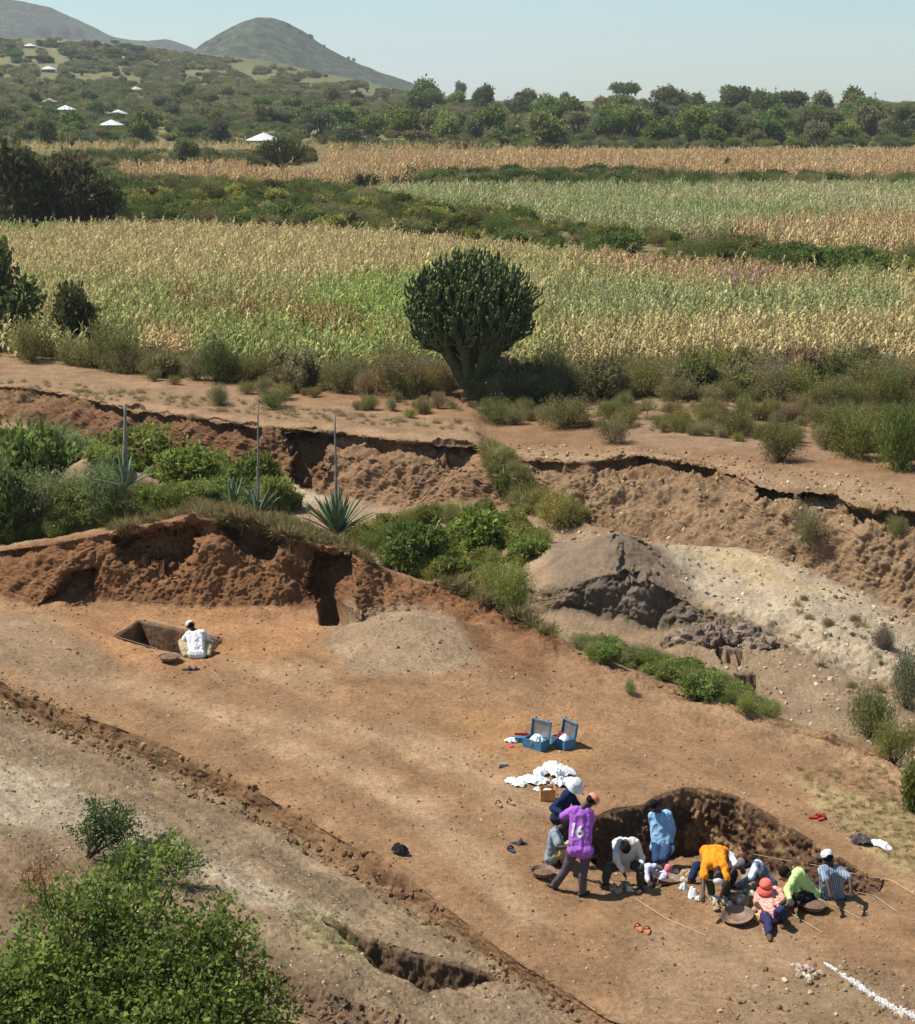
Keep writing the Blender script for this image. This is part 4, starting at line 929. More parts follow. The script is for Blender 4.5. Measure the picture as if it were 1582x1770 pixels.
# trees of the far belt
q = random.Random(5)
LABQ = []
def belt(n, poly, w0, w1, label, cat, group, tints, keys, asp=(.5, .9), seed=1):
    q = random.Random(seed); k = 0; xs = [p[0] for p in poly]; ys = [p[1] for p in poly]
    while k < n:
        x = q.uniform(min(xs), max(xs)); y = q.uniform(min(ys), max(ys))
        if sdf_poly(np.array([x]), np.array([y]), poly)[0] > 0 or hides_hut(x, y) or (770 < x < 862 and 655 < y < 735): continue
        f = .6+.4*(y-min(ys))/(max(ys)-min(ys)); w = q.uniform(w0, w1)*f; k += 1
        tn = q.choice(tints)
        kd_ = q.choice(keys); o = plant(kd_, 'tree' if cat == 'tree' else 'bush', x, y, w, w*q.uniform(*asp), tn, label, cat, group, part='crown' if cat == 'tree' else 'foliage')
        LABQ.append((o, x, y, w, kd_, tn, label, cat, w0, w1, ys))
belt(120, [(560, 200), (800, 184), (1000, 182), (1640, 186), (1640, 255), (900, 258), (560, 255)], 34, 92, 'one of the leafy trees crowding the far belt right of the white hut', 'tree', 'trees of the far belt',
     [(.17, .25, .07), G1, (.21, .29, .085), G3, (.17, .22, .12), OL, (.22, .24, .12), (.25, .32, .10), (.11, .15, .065)], RD+TR+RD+FL, (.55, .85), 2)
belt(70, [(-40, 150), (300, 150), (600, 180), (560, 250), (200, 255), (-40, 250)], 28, 66, 'one of the leafy trees around the white huts on the left', 'tree', 'trees around the huts', [(.17, .25, .07), G1, G3, (.16, .21, .11), (.19, .22, .10), (.24, .30, .10)], RD+FL, (.5, .8), 3)
belt(60, [(-40, 72), (200, 80), (260, 100), (250, 118), (-40, 106)], 20, 40, 'one of the dark trees on the upper left hillside', 'tree', 'trees of the upper hillside', [G2, BLG, G1], RD+FL, (.4, .6), 4)
belt(44, [(-40, 112), (300, 112), (600, 145), (760, 172), (640, 178), (200, 150), (-40, 150)], 12, 30, 'one of the small bushes dotted over the green hillside', 'bush', 'bushes of the hillside', [G1, G2, BLG, OL], LF+FL, (.35, .55), 5)
belt(44, [(230, 330), (500, 330), (700, 355), (960, 392), (1180, 425), (1400, 450), (1582, 468), (1582, 476), (1300, 462), (900, 424), (600, 398), (260, 388)], 36, 84, 'one of the low bushes in the green band between the cornfields', 'bush', 'bushes of the middle green band', [G1, G2, OL, YG, (.14, .16, .06)], LF+SC+RD, (.35, .5), 6)
belt(26, [(560, 312), (760, 312), (1000, 312), (1240, 318), (1240, 326), (1000, 330), (700, 326)], 32, 70, 'one of the dark bushes behind the pale green corn strip', 'bush', 'bushes behind the pale corn', [G1, G2, OL], LF+RD, (.35, .55), 7)
belt(70, [(20, 628), (200, 648), (420, 676), (620, 690), (780, 700), (1000, 690), (1300, 692), (1582, 706), (1582, 668), (1100, 668), (700, 664), (400, 650), (150, 625)], 60, 120, 'one of the dry olive scrub bushes between cornfield and gully', 'bush', 'scrub along the cornfield', [OL, (.25, .27, .10), (.30, .27, .12), (.20, .24, .08), DRYG], SC+SC+LF, (.5, .8), 8)
belt(110, [(160, 650), (460, 690), (760, 730), (1050, 740), (1350, 770), (1582, 800), (1582, 720), (1200, 712), (800, 702), (400, 668)], 30, 64, 'one of the small dry shrubs scattered over the bare ground behind the cliff', 'shrub', 'small shrubs behind the cliff', [DRYG, OL, (.28, .29, .11), (.24, .27, .09)], SC, (.5, .8), 9)
for a in [
    ('scrub0', 1230, 662, 150, 66, (.20, .23, .08), 'widest dark green thicket on the right below the cornfield', 'bush'),
    ('scrub1', 1370, 668, 150, 66, (.22, .24, .09), 'olive thicket between the widest thicket and the dark bush at the right', 'bush'),
    ('scrub2', 1470, 676, 120, 72, (.16, .19, .075), 'dark thicket near the right edge below the cornfield', 'bush'),
    ('leafy0', 1112, 668, 44, 32, (.06, .08, .04), 'small nearly black bush left of the widest thicket', 'bush'),
    ('scrub0', 690, 660, 110, 64, (.22, .24, .09), 'olive bush just left of the large candelabra tree', 'bush'),
    ('scrub1', 375, 660, 90, 78, (.13, .16, .06), 'green bush in front of the left half of the cornfield', 'bush'),
    ('scrub2', 380, 700, 60, 34, OL, 'small olive shrub on the bare cliff top near the left stalk', 'shrub'),
    ('scrub0', 475, 706, 66, 36, (.25, .23, .10), 'low dry shrub beside the cliff top path, above the middle stalk', 'shrub'),
    ('scrub1', 855, 728, 84, 44, (.24, .22, .09), 'dry bush at the head of the side gully', 'bush'),
    ('scrub2', 975, 738, 100, 52, (.25, .24, .10), 'dry bush right of the one at the head of the side gully', 'bush'),
    ('scrub0', 1060, 766, 70, 46, (.27, .24, .12), 'dry shrub leaning over the notch in the cliff', 'shrub'),
    ('scrub1', 1265, 752, 90, 46, (.19, .21, .075), 'olive shrub on the bare ground right of the notch', 'shrub'),
    ('scrub2', 1350, 798, 86, 60, (.17, .20, .07), 'green shrub standing nearest to the right part of the cliff path', 'shrub'),
    ('scrub0', 1470, 790, 110, 86, (.20, .22, .075), 'tall olive bush left of the one at the right edge above the cliff', 'bush'),
    ('scrub1', 1560, 810, 120, 120, (.16, .20, .06), 'tall green bush at the right edge above the cliff', 'bush'),
    ('scrub2', 55, 625, 90, 66, (.27, .27, .09), 'yellowish shrub below the dark tree at the left edge', 'bush'),
    ('scrub0', 200, 640, 110, 80, (.20, .22, .08), 'olive bush right of the dark rounded bush', 'bush'),
    # gully
    ('leafy0', 65, 860, 190, 120, (0.156, 0.247, 0.065), 'large leafy bush filling the gully at the left edge', 'bush'),
    ('leafy1', 20, 925, 130, 120, (0.169, 0.260, 0.086), 'leafy bush at the left edge just behind the red mound', 'bush'),
    ('scrub1', 105, 800, 150, 70, (0.208, 0.299, 0.130), 'feathery pale green bush behind the large leafy one', 'bush'),
    ('scrub0', 90, 900, 130, 90, (0.234, 0.312, 0.143), 'feathery bluish bush in front of the large leafy one', 'bush'),
    ('scrub2', 190, 880, 130, 84, (0.221, 0.286, 0.143), 'feathery bush around the foot of the left flower stalk', 'bush'),
    ('leafy2', 240, 800, 150, 64, (0.208, 0.312, 0.086), 'bright green bush behind the left flower stalk', 'bush'),
    ('leafy0', 330, 840, 140, 66, (0.195, 0.286, 0.065), 'bright green bush between the left and middle stalks', 'bush'),
    ('leafy1', 430, 862, 130, 76, (0.156, 0.247, 0.058), 'deep green bush behind the middle stalk', 'bush'),
    ('leafy2', 470, 880, 80, 56, (0.221, 0.286, 0.091), 'light green bush between the middle and right stalks', 'bush'),
    ('leafy0', 720, 985, 130, 80, (0.143, 0.221, 0.058), 'dark green bush behind the red mound, left of the lighter one', 'bush'),
    ('leafy1', 820, 950, 150, 76, (0.221, 0.286, 0.078), 'light green bush in the gully behind the red mound', 'bush'),
    ('scrub0', 885, 1058, 100, 90, (0.260, 0.325, 0.085), 'yellow green bush where the red mound drops into the gully', 'bush'),
    ('scrub1', 960, 905, 90, 60, (0.338, 0.364, 0.117), 'yellow green bush at the lower end of the side gully', 'bush'),
    ('leafy2', 875, 850, 46, 36, (0.182, 0.247, 0.078), 'small dark shrub halfway down the side gully', 'bush'),
    ('leafy0', 1050, 1138, 60, 22, (0.182, 0.273, 0.065), 'low bright green bush behind the ridge, upper left of the step trench', 'bush'),
    ('leafy1', 1150, 1180, 60, 30, (0.221, 0.273, 0.104), 'dry tinged green bush behind the ridge, middle of three', 'bush'),
    ('leafy2', 1215, 1208, 90, 46, (0.195, 0.286, 0.086), 'large green bush beside the step trench', 'bush'),
    ('scrub0', 1290, 1232, 50, 34, (0.247, 0.312, 0.104), 'green bush at the lower end of the step trench', 'bush'),
    ('scrub1', 1500, 1275, 110, 90, (0.195, 0.221, 0.091), 'dark olive bush at the right edge above the grass bank', 'bush'),
    ('scrub2', 1565, 1225, 90, 100, (0.260, 0.247, 0.143), 'dry grey bush at the right edge behind the olive one', 'bush'),
    ('scrub0', 1545, 1320, 90, 80, (0.247, 0.286, 0.098), 'olive bush at the right edge in front of the dark one', 'bush'),
    ('leafy0', 1578, 1400, 70, 80, (0.195, 0.247, 0.065), 'leafy bush cut by the right edge above the white sack', 'bush'),
    ('scrub1', 1528, 1124, 50, 46, (0.286, 0.247, 0.182), 'dead grey shrub on the pale slope near the right edge', 'shrub'),
    ('scrub2', 1088, 1200, 30, 26, (0.351, 0.338, 0.156), 'tiny dry shrub on the dig ground near the ridge', 'shrub'),
    ('scrub0', 1395, 935, 80, 60, (0.286, 0.299, 0.156), 'grey green shrub clinging to the right part of the cliff', 'shrub'),
    ('scrub1', 1548, 925, 50, 36, (0.338, 0.312, 0.117), 'yellowish shrub on the cliff at the right edge', 'shrub'),
    ]:
    plantx(*a)
# ridge trees of the cone hill
for i, (x, y) in enumerate([(379, 66), (499, 44), (519, 55), (537, 62), (560, 78), (572, 80), (581, 84), (603, 98), (612, 101), (674, 123)]):
    g = ground(x, y+5); g = Vector((g.x, g.y, g.z)); t = g.y
    m = kinds[RD[i % 3]]; s = [3.4, 5, 4, 5.5, 3.5, 6, 4, 3.5, 4, 4.5][i]
    r = thing('ridge_tree', 'one of the tiny trees along the ridge of the cone hill', 'tree', g, (0, 0, i), 'trees on the cone hill ridge', (s, s, s*1.1))
    f = ob('crown', m[0], r); f.color = (.10, .12, .08, 1); ob('trunk', m[2], r)

# foreground bush, bottom left
FBY = 17.2
def fl(px, py, r, dy=0, ry=None): 
    p = P(px, py, FBY+dy); k = r/F*17.8; return (p.x, p.y, p.z, k, (ry or r)/F*17.8, k*.9)
FB = [fl(60, 1720, 120), fl(200, 1700, 120, .3), fl(330, 1735, 110), fl(430, 1750, 80, -.2), fl(120, 1620, 90, .5), fl(250, 1610, 80, .5), fl(330, 1640, 70, .2), fl(380, 1600, 45, .3), fl(30, 1690, 60), fl(210, 1540, 60, .8),
      fl(270, 1500, 50, 1.0), fl(310, 1480, 34, 1.1), fl(160, 1560, 60, .6), fl(20, 1780, 130, -.3), fl(470, 1755, 50, -.2), fl(180, 1780, 140, -.3), fl(350, 1790, 110, -.3), fl(90, 1560, 40, .5), fl(410, 1622, 38, .1), fl(385, 1690, 70)]
g0 = ground(170, 1768)
root = thing('bush', 'large bright green leafy bush filling the bottom left corner', 'bush', g0)
base = Vector((g0.x, g0.y, g0.z))
V, F_, v = leafcloud([(l[0]-base.x, l[1]-base.y, l[2]-base.z+0, l[3], l[4], l[5]) for l in FB], 5200, .066, 77, asp=.55, k=7, gap=.16, spread=.2, up=.25, bias=2.0)
fo = ob('foliage', new_mesh('foliage', V, F_, M_leaf_o, False, v), root); fo.color = (.22, .28, .07, 1)
bt = MB(); qq = random.Random(4)
for l in FB:
    e = Vector(l[:3])-base
    for _ in range(3):
        e2 = e+Vector((qq.uniform(-1, 1), qq.uniform(-1, 1), qq.uniform(-.5, 1)))*l[3]*.7
        m1 = Vector((0, 0, -.3)).lerp(e2, .5)+Vector((qq.uniform(-.1, .1), 0, .05)); bt.tube([(0, 0, -.4), m1, e2], [.03, .02, .006], 5, False)
bt.build('stem', M_bark, root)
# sprig bush above it
def sprigbush(px, py, lobes, stem, label, tint, n, size=.055, Yb=None):
    gg = ground(px, py); r_ = thing('bush', label, 'bush', gg)
    Lb = []
    for (x, y, rr) in lobes:
        p = P(x, y, gg.y+rnd.uniform(-.15, .15)); k = rr/F*gg.y*1.03; Lb.append((p.x-gg.x, p.y-gg.y, p.z-gg.z, k, k, k*.8))
    V, F_, v = leafcloud(Lb, n, size, px, asp=.4, k=7, gap=.12, spread=.16, up=.2, bias=1.8)
    f = ob('foliage', new_mesh('foliage', V, F_, M_leaf_o, False, v), r_); f.color = (*tint, 1)
    b_ = MB()
    for l in Lb: b_.tube([(0, 0, -.05), Vector(l[:3])*.5+Vector((.05, 0, 0)), Vector(l[:3]), Vector(l[:3])+Vector((0, 0, l[3]*.8))], [.025, .018, .012, .005], 5, False)
    b_.build('stem', M_bark, r_); return r_
sprigbush(150, 1480, [(165, 1400, 22), (200, 1415, 30), (150, 1440, 26), (185, 1440, 34), (225, 1430, 18)], None, 'thin dark sapling standing above the big bush in the bottom left corner', (.11, .16, .055), 520)
sprigbush(215, 1520, [(235, 1475, 26), (270, 1468, 26), (305, 1482, 26), (335, 1498, 18), (215, 1500, 34)], None, 'dark spreading branch of shrub right of the thin sapling', (.10, .15, .05), 560)
sprigbush(75, 1560, [(70, 1510, 34), (50, 1535, 26), (90, 1530, 22)], None, 'dry orange brown twiggy shrub left of the thin sapling', (.36, .20, .09), 160, .045)

# sisal plants with tall dead flower stalks
M_sis = mat('sisal_leaf', (.12, .17, .095), nscale=6, noise=.35, rough=.65, spec=.15); M_pole = mat('stalk', (.21, .19, .165), nscale=10, noise=.3)
def sisal(px, py, top, spread, n, seed, label, zoff=None, Y=None, Lf=1.2, tilt=(.2, 1.1), pw=.04):
    g = ground(px, py) if Y is None else P(px, py, Y)
    root = thing('sisal_plant', label, 'plant', g); q = random.Random(seed)
    for i in range(n):
        a = q.uniform(0, 6.28); el = q.uniform(*tilt); L = Lf*q.uniform(.75, 1.1); m = MB()
        o = Vector((math.cos(a)*math.sin(el), math.sin(a)*math.sin(el), math.cos(el))); s = Vector((-math.sin(a), math.cos(a), 0)); nn = o.cross(s)
        V = []
        for k, (t, w) in enumerate([(0, .05), (.25, .062), (.6, .055), (.88, .028), (1, .004)]):
            c = o*L*t+Vector((0, 0, -.18*L*t*t*math.sin(el))); V += [c-s*w, c-nn*(-.02 if k < 4 else 0), c+s*w, c-nn*.02]
        Fc = []
        for k in range(4):
            for j in range(4): Fc.append((k*4+j, k*4+(j+1) % 4, k*4+4+(j+1) % 4, k*4+4+j))
        m.add(V, Fc).build('leaf', M_sis, root, True)
    tp = P(top[0], top[1], g.y)-g
    m = MB(); pts = [Vector((0, 0, 0)).lerp(tp, k/8)+Vector((q.uniform(-.012, .012), 0, 0)) for k in range(9)]
    m.tube(pts, [pw*(1.15-.75*k/8) for k in range(9)], 7); m.build('flower_stalk', M_pole, root, True)
    return root
sisal(217, 842, (216, 698), 0, 13, 1, 'sisal plant with a thick flower stalk, leftmost of the three stalks', Y=50, Lf=1.25, tilt=(.1, 1.2), pw=.09)
sisal(446, 892, (446, 695), 0, 22, 2, 'sisal plant with a thin flower stalk, middle one of the three stalks', Y=47.0, Lf=1.0, tilt=(.05, .8))
sisal(583, 925, (579, 716), 0, 46, 3, 'sisal plant with a dense rosette of long leaves, right one of the three stalks', Y=46.0, Lf=1.35, tilt=(.05, 1.0), pw=.05)
# second rosette beside the middle stalk
sisal(403, 882, (404, 862), 0, 16, 9, 'small sisal rosette without a tall stalk, left of the middle stalk', Y=47.2, Lf=1.0, tilt=(.03, .6), pw=.02)

# ------------------------------------------------------------------ stones
M_stone_i = leafmat('stone', 'inst', trans=0)
def rock(seed, n=8, m=5): 
    b = MB().blob((0, 0, 0), (1, .8, .62), n, m, jit=.22, seed=seed); return b
rock_src = [new_mesh('stone', rock(i).v, rock(i).f, M_stone_i, False, np.ones(len(rock(i).v))) for i in range(5)]
def stones(poly, dens, s0, s1, seed, tints, label, z0=0, cap=9000, pw=3):
    x, y = sample_poly(poly, dens, z0, seed, cap); q_ = np.random.default_rng(seed)
    z_ = np.array([drop(a, b) for a, b in zip(x, y)]); n = len(x)
    return scatter('stones', np.stack([x, y, z_], 1), rock_src, q_.integers(0, 5, n), q_.uniform(0, 6.28, (n, 3)), s0+(s1-s0)*q_.random(n)**pw, np.array(tints)[q_.integers(0, len(tints), n)]*np.exp(q_.normal(size=n)*.2)[:, None], label, 'stones')
ST = [(.26, .16, .09), (.20, .12, .07), (.36, .28, .19), (.23, .14, .08), (.15, .09, .055)]
stones([(-20, 1140), (560, 1180), (960, 1150), (1600, 1380), (1620, 1800), (1040, 1800), (600, 1490), (-20, 1200)], 34, .007, .035, 31, ST, 'loose clods and small stones on the trodden dig ground', cap=9000, pw=4)
stones([(0, 1040), (560, 1060), (700, 1100), (960, 1150), (960, 1180), (0, 1160)], 16, .012, .05, 32, ST, 'clods at the foot of the red mound', cap=2500, pw=4)
stones([(560, 1120), (600, 1070), (690, 1045), (770, 1060), (850, 1140), (760, 1160), (620, 1160)], 130, .006, .022, 33, [(.33, .245, .16), (.28, .20, .13), (.38, .30, .21)], 'gravel covering the pale spoil heap', z0=.2, cap=3500)
stones([(-30, 1215), (420, 1400), (700, 1570), (1040, 1790), (500, 1800), (-30, 1500)], 60, .008, .04, 34, [(.26, .205, .15), (.38, .31, .22), (.19, .14, .10), (.32, .25, .18)], 'gravel scattered over the grey near slope', z0=.3, cap=10000, pw=4)
stones([(0, 1170), (130, 1230), (370, 1330), (580, 1440), (700, 1515), (900, 1665), (1060, 1760), (1060, 1800), (900, 1700), (700, 1560), (500, 1440), (280, 1330), (130, 1272), (0, 1215)], 90, .015, .085, 35, [(.20, .115, .065), (.25, .15, .085), (.15, .09, .05)], 'dark clods along the ditch edge', cap=3500, pw=3)
stones([(1140, 940), (1300, 960), (1480, 1030), (1600, 1110), (1600, 1260), (1350, 1180), (1230, 1080), (1160, 1000)], 14, .02, .09, 36, [(.46, .38, .28), (.36, .29, .21), (.26, .20, .15)], 'pale rubble on the white slope', z0=-.8, cap=3500, pw=3)
stones([(850, 800), (1300, 840), (1600, 900), (1600, 1080), (1200, 930), (850, 870)], 12, .03, .11, 37, [(.33, .22, .13), (.42, .33, .23), (.22, .14, .085)], 'stones sticking out of the right cliff', z0=-1, cap=2500, pw=3)
stones([(420, 1660), (560, 1720), (700, 1760), (720, 1800), (540, 1790), (420, 1720)], 90, .02, .07, 38, [(.14, .085, .052), (.18, .11, .065)], 'dark clods in the rutted bank beside the bush', z0=.6, cap=1500, pw=2)
stones([(1280, 1680), (1420, 1660), (1600, 1700), (1600, 1790), (1200, 1790)], 60, .01, .06, 39, ST, 'clods in the bottom right corner', cap=1500, pw=3)
def name_colour(t):
    if t in (DRYG,): return 'straw coloured'
    r_, g_, b_ = t
    if r_ > g_*.93: return 'olive brown'
    if b_ > .075 and g_ < .2: return 'grey green'
    if r_ > .22: return 'yellow green'
    if g_ > .20: return 'fresh green'
    if g_ > .17: return 'mid green'
    return 'dark green'
def relabel():
    bins = {}
    for (o, x, y, w, kd_, tn, lb, cat, w0, w1, ys) in LABQ:
        size = 'small' if w < w0+(w1-w0)*.22 else ('large' if w > w0+(w1-w0)*.6 else 'medium')
        shp = {'r': 'round', 'f': 'flat topped', 't': 'upright', 'l': 'leafy', 's': 'wispy'}[kd_[0]]
        depth = ', at back' if y < ys[0] else (', in front' if y > ys[1] else '')
        where = lb.split(' ', 3)[3] if False else None
        bins.setdefault((size, name_colour(tn), shp, cat, depth, lb), []).append((x, o))
    place = {'one of the leafy trees crowding the far belt right of the white hut': 'in the far belt', 'one of the leafy trees around the white huts on the left': 'around the white huts',
             'one of the dark trees on the upper left hillside': 'on the upper left hillside', 'one of the small bushes dotted over the green hillside': 'on the green hillside',
             'one of the low bushes in the green band between the cornfields': 'in the middle green band', 'one of the dark bushes behind the pale green corn strip': 'behind the pale corn',
             'one of the dry olive scrub bushes between cornfield and gully': 'along the cornfield edge', 'one of the small dry shrubs scattered over the bare ground behind the cliff': 'on the cliff top ground'}
    onames = ['first', 'second', 'third', 'fourth', 'fifth', 'sixth', 'seventh', 'eighth', 'ninth', 'tenth', 'eleventh', 'twelfth', 'thirteenth', 'fourteenth', 'fifteenth', 'sixteenth']
    for (size, cn, shp, cat, depth, lb), L_ in bins.items():
        L_.sort(key=lambda a: a[0])
        for i, (x, o) in enumerate(L_):
            e = '' if len(L_) == 1 else ', %s from left' % onames[min(i, 15)]
            o['label'] = '%s %s %s %s %s%s%s' % (size, cn, shp, cat, place[lb], depth, e)
LABQ = [(o, x, y, w, k_, t_, lb, c_, w0, w1, (ys_[0] if isinstance(ys_, tuple) else min(ys_)+(max(ys_)-min(ys_))*.45, min(ys_)+(max(ys_)-min(ys_))*.72)) for (o, x, y, w, k_, t_, lb, c_, w0, w1, ys_) in LABQ]
relabel()

# ------------------------------------------------------------------ people
SKIN = mat('skin', (.050, .030, .020), rough=.55, noise=.1, bump=.05, spec=.35)
def cloth(name, c, noise=.12, stripes=None):
    m = mat(name, c, rough=.95, noise=noise, nscale=6, bump=.5, bscale=11, spec=.05)
    bp = [n for n in m.node_tree.nodes if n.type == 'BUMP'][0]; bp.inputs['Distance'].default_value = .05
    return m
def remeshed(name, mb, vox, mt, it=3):
    me = mb.mesh('tmp'); o = bpy.data.objects.new('tmp', me); COL.objects.link(o)
    r = o.modifiers.new('r', 'REMESH'); r.mode = 'VOXEL'; r.voxel_size = vox; r.use_smooth_shade = True
    s_ = o.modifiers.new('s', 'SMOOTH'); s_.iterations = it; s_.factor = .5
    dg = bpy.context.evaluated_depsgraph_get(); out = bpy.data.meshes.new_from_object(o.evaluated_get(dg), depsgraph=dg)
    bpy.data.objects.remove(o); out.name = name; out.materials.clear(); out.materials.append(mt)
    out.polygons.foreach_set('use_smooth', [True]*len(out.polygons)); return out
def solve(px, py, o, L, sign, Y0, lim=.7):
    best = None
    for i in range(0, 60):
        dy = sign*i/60*lim; p = P(px, py, o.y+dy); e = abs((p-o).length-L)
        if best is None or e < best[0]: best = (e, p)
    return best[1]
def clampl(a, b, L, lo=.75, hi=1.25):
    d = b-a; l = d.length
    return a+d*(max(lo*L, min(hi*L, l))/max(l, 1e-6))
def frame(zv, yv):
    zv = zv.normalized(); xv = yv.cross(zv).normalized(); yv = zv.cross(xv); M_ = Matrix((xv, yv, zv)).transposed(); return M_
def person(label, hips, hipY, legs, shoulders, arms, neck, head, face, shirt, sleeve, trousers, hat=None, hatcol=None, hair=True, shoes=None, trlen=1.0, group=None, scale=1.0, shirtlen=.10, hatcol2=None, sneck=0):
    """hips=[(px,py),(px,py)] ; hipY world depth ; legs=[(knee px,py,sign),(foot px,py[,z or None])]*2 ; shoulders=[(px,py)]*2+[sign] ; arms=[(elbow px,py,sign),(hand px,py,sign)]*2"""
    k = scale
    hp = [P(h_[0], h_[1], hipY+(h_[2] if len(h_) > 2 else 0)) for h_ in hips]
    if (hp[0]-hp[1]).length < .2*k:
        c = (hp[0]+hp[1])/2; d = (hp[1]-hp[0]); d = d if d.length > .01 else Vector((1, 0, 0)); d.normalize(); hp = [c-d*.1*k, c+d*.1*k]
    hc = (hp[0]+hp[1])/2
    sc_px = ((shoulders[0][0]+shoulders[1][0])/2, (shoulders[0][1]+shoulders[1][1])/2)
    scn = solve(sc_px[0], sc_px[1], hc, .47*k, shoulders[2], hipY, .5)
    scn = clampl(hc, scn, .47*k, .8, 1.12)
    sh = []
    for i in (0, 1):
        p = P(*shoulders[i][:2], scn.y+(shoulders[i][2] if len(shoulders[i]) > 2 else 0)); d = p-scn; L = .175*k
        sh.append(scn+d.normalized()*L if d.length > L else scn+d)
    if (sh[0]-sh[1]).length < .26*k:
        d = (sh[1]-sh[0]); d.normalize() if d.length > 1e-3 else None; ex = .13*k; 
        dd = Vector((d.x, (1 if (hp[1].y > hp[0].y) else -1)*.001, 0)).normalized() if d.length else Vector((1, 0, 0)); sh = [scn-d*.145*k, scn+d*.145*k]
    nk = scn+(scn-hc).normalized()*.06*k if neck is None else clampl(scn, P(neck[0], neck[1], scn.y+neck[2]), .08*k, .5, 1.3)
    hd = clampl(nk, P(head[0], head[1], nk.y+head[2]), .15*k, .9, 1.15)
    el = []; ha = []
    for i in (0, 1):
        e, h_ = arms[i]
        pe = clampl(sh[i], solve(e[0], e[1], sh[i], .28*k, e[2], 0), .28*k, .8, 1.15); pha = clampl(pe, solve(h_[0], h_[1], pe, .25*k, h_[2], 0), .25*k, .7, 1.15); el.append(pe); ha.append(pha)
    kn = []; ft = []
    for i in (0, 1):
        kk, f_ = legs[i]
        pf = ground(f_[0], f_[1]) if len(f_) < 3 else P(f_[0], f_[1], f_[2]+hipY)
        if len(f_) < 3 and abs(pf.y-hipY) > .95: pf = P(f_[0], f_[1], hipY+math.copysign(.7, pf.y-hipY))
        pf = pf+Vector((0, 0, .055))
        best = None
        for q_ in range(-50, 51):
            p = P(kk[0], kk[1], hipY+q_/50*.75); e = ((p-hp[i]).length-.42*k)**2+((p-pf).length-.41*k)**2-(.004*q_/50*kk[2])
            if best is None or e < best[0]: best = (e, p)
        kn.append(clampl(hp[i], best[1], .42*k, .85, 1.15)); ft.append(pf)
    fv = Vector(face).normalized(); up_ = (hd-nk).normalized(); M_ = frame(up_, fv); side = M_.col[0]; fwd = M_.col[1]; upv = M_.col[2]
    base = Vector(((ft[0].x+ft[1].x)/2, (ft[0].y+ft[1].y)/2, min(ft[0].z, ft[1].z)-.055)); root = thing('person', label, 'person', base, group=group)
    Lc = lambda v: v-base
    b = MB()
    hd_, nk_, sc_, hc_ = Lc(hd), Lc(nk), Lc(scn), Lc(hc)
    b.blob(hd_+upv*.010*k, (.072*k, .090*k, .096*k), 14, 10, M_); b.blob(hd_+fwd*.03*k-upv*.06*k, (.055*k, .06*k, .055*k), 12, 8, M_)
    b.cap(hd_+fwd*.088*k-upv*.002*k, hd_+fwd*.108*k-upv*.03*k, .010*k, .017*k, 8)           # nose
    b.cap(hd_+fwd*.085*k-upv*.062*k-side*.02*k, hd_+fwd*.085*k-upv*.062*k+side*.02*k, .011*k, .011*k, 8)   # lips
    b.cap(hd_+fwd*.082*k+upv*.024*k-side*.035*k, hd_+fwd*.082*k+upv*.024*k+side*.035*k, .012*k, .012*k, 8)  # brow
    for s_ in (-1, 1): b.blob(hd_+side*s_*.08*k-upv*.01*k, (.012*k, .022*k, .034*k), 8, 6, M_)
    b.cap(nk_, hd_-upv*.04*k, .055*k, .052*k); b.cap(sc_, nk_, .07*k, .055*k)
    Sh = [Lc(p) for p in sh]; El = [Lc(p) for p in el]; Ha = [Lc(p) for p in ha]; Hp = [Lc(p) for p in hp]; Kn = [Lc(p) for p in kn]; Ft = [Lc(p) for p in ft]
    b.cap(Sh[0], Sh[1], .058*k, .058*k); 
    for i in (0, 1):
        b.cap(Sh[i].lerp(sc_, .35), Hp[i].lerp(hc_, .15), .070*k, .072*k)
        b.cap(Sh[i], El[i], .045*k, .036*k); b.cap(El[i], Ha[i], .038*k, .026*k)
        dv = (Ha[i]-El[i]).normalized(); b.cap(Ha[i], Ha[i]+dv*.06*k, .026*k, .030*k)
        b.cap(Hp[i], Kn[i], .078*k, .052*k); b.cap(Kn[i], Ft[i], .054*k, .036*k)
    b.cap(Hp[0], Hp[1], .085*k, .085*k)
    flr = []
    bodyf = Vector((sc_.x-hc_.x, sc_.y-hc_.y, 0))
    for i in (0, 1):
        sd_ = Kn[i]-Ft[i]; fd = Vector((fv.x, fv.y, 0)); 
        kd2 = Vector((Kn[i].x-Hp[i].x, Kn[i].y-Hp[i].y, 0))
        if kd2.length > .12: fd = kd2
        if fd.length < .1: fd = Vector((0, -1, 0))
        fd.normalize(); flr.append(fd)
        b.cap(Ft[i]-fd*.05*k-Vector((0, 0, .015)), Ft[i]+fd*.14*k-Vector((0, 0, .025)), .036*k, .028*k)
    me = remeshed('body', b, .016, SKIN, 2)
    # five fingers on each hand, curled
    bm_ = MB()
    for i in (0, 1):
        dv = (Ha[i]-El[i]).normalized(); sd = dv.cross(Vector((0, 0, 1))); sd = sd if sd.length > .1 else Vector((1, 0, 0)); sd.normalize(); dn = dv.cross(sd).normalized(); dn = dn if dn.z < 0 else -dn
        w_ = Ha[i]+dv*.075*k
        for f_, (off, L) in enumerate([(-.026, .062), (-.009, .074), (.009, .070), (.025, .054)]):
            a0 = w_+sd*off*k; bm_.tube([a0-dv*.02*k, a0+dv*L*.5*k, a0+dv*L*.85*k+dn*L*.45*k], [.0095*k, .0088*k, .006*k], 6)
        a0 = Ha[i]+dv*.02*k+sd*(-.022)*k; bm_.tube([a0, a0-sd*.03*k+dv*.03*k, a0-sd*.034*k+dv*.06*k+dn*.015*k], [.012*k, .010*k, .007*k], 6)
    fm = bm_.mesh('f', SKIN, True); bm = bmesh.new(); bm.from_mesh(me); bm.from_mesh(fm); bm.to_mesh(me); bm.free()
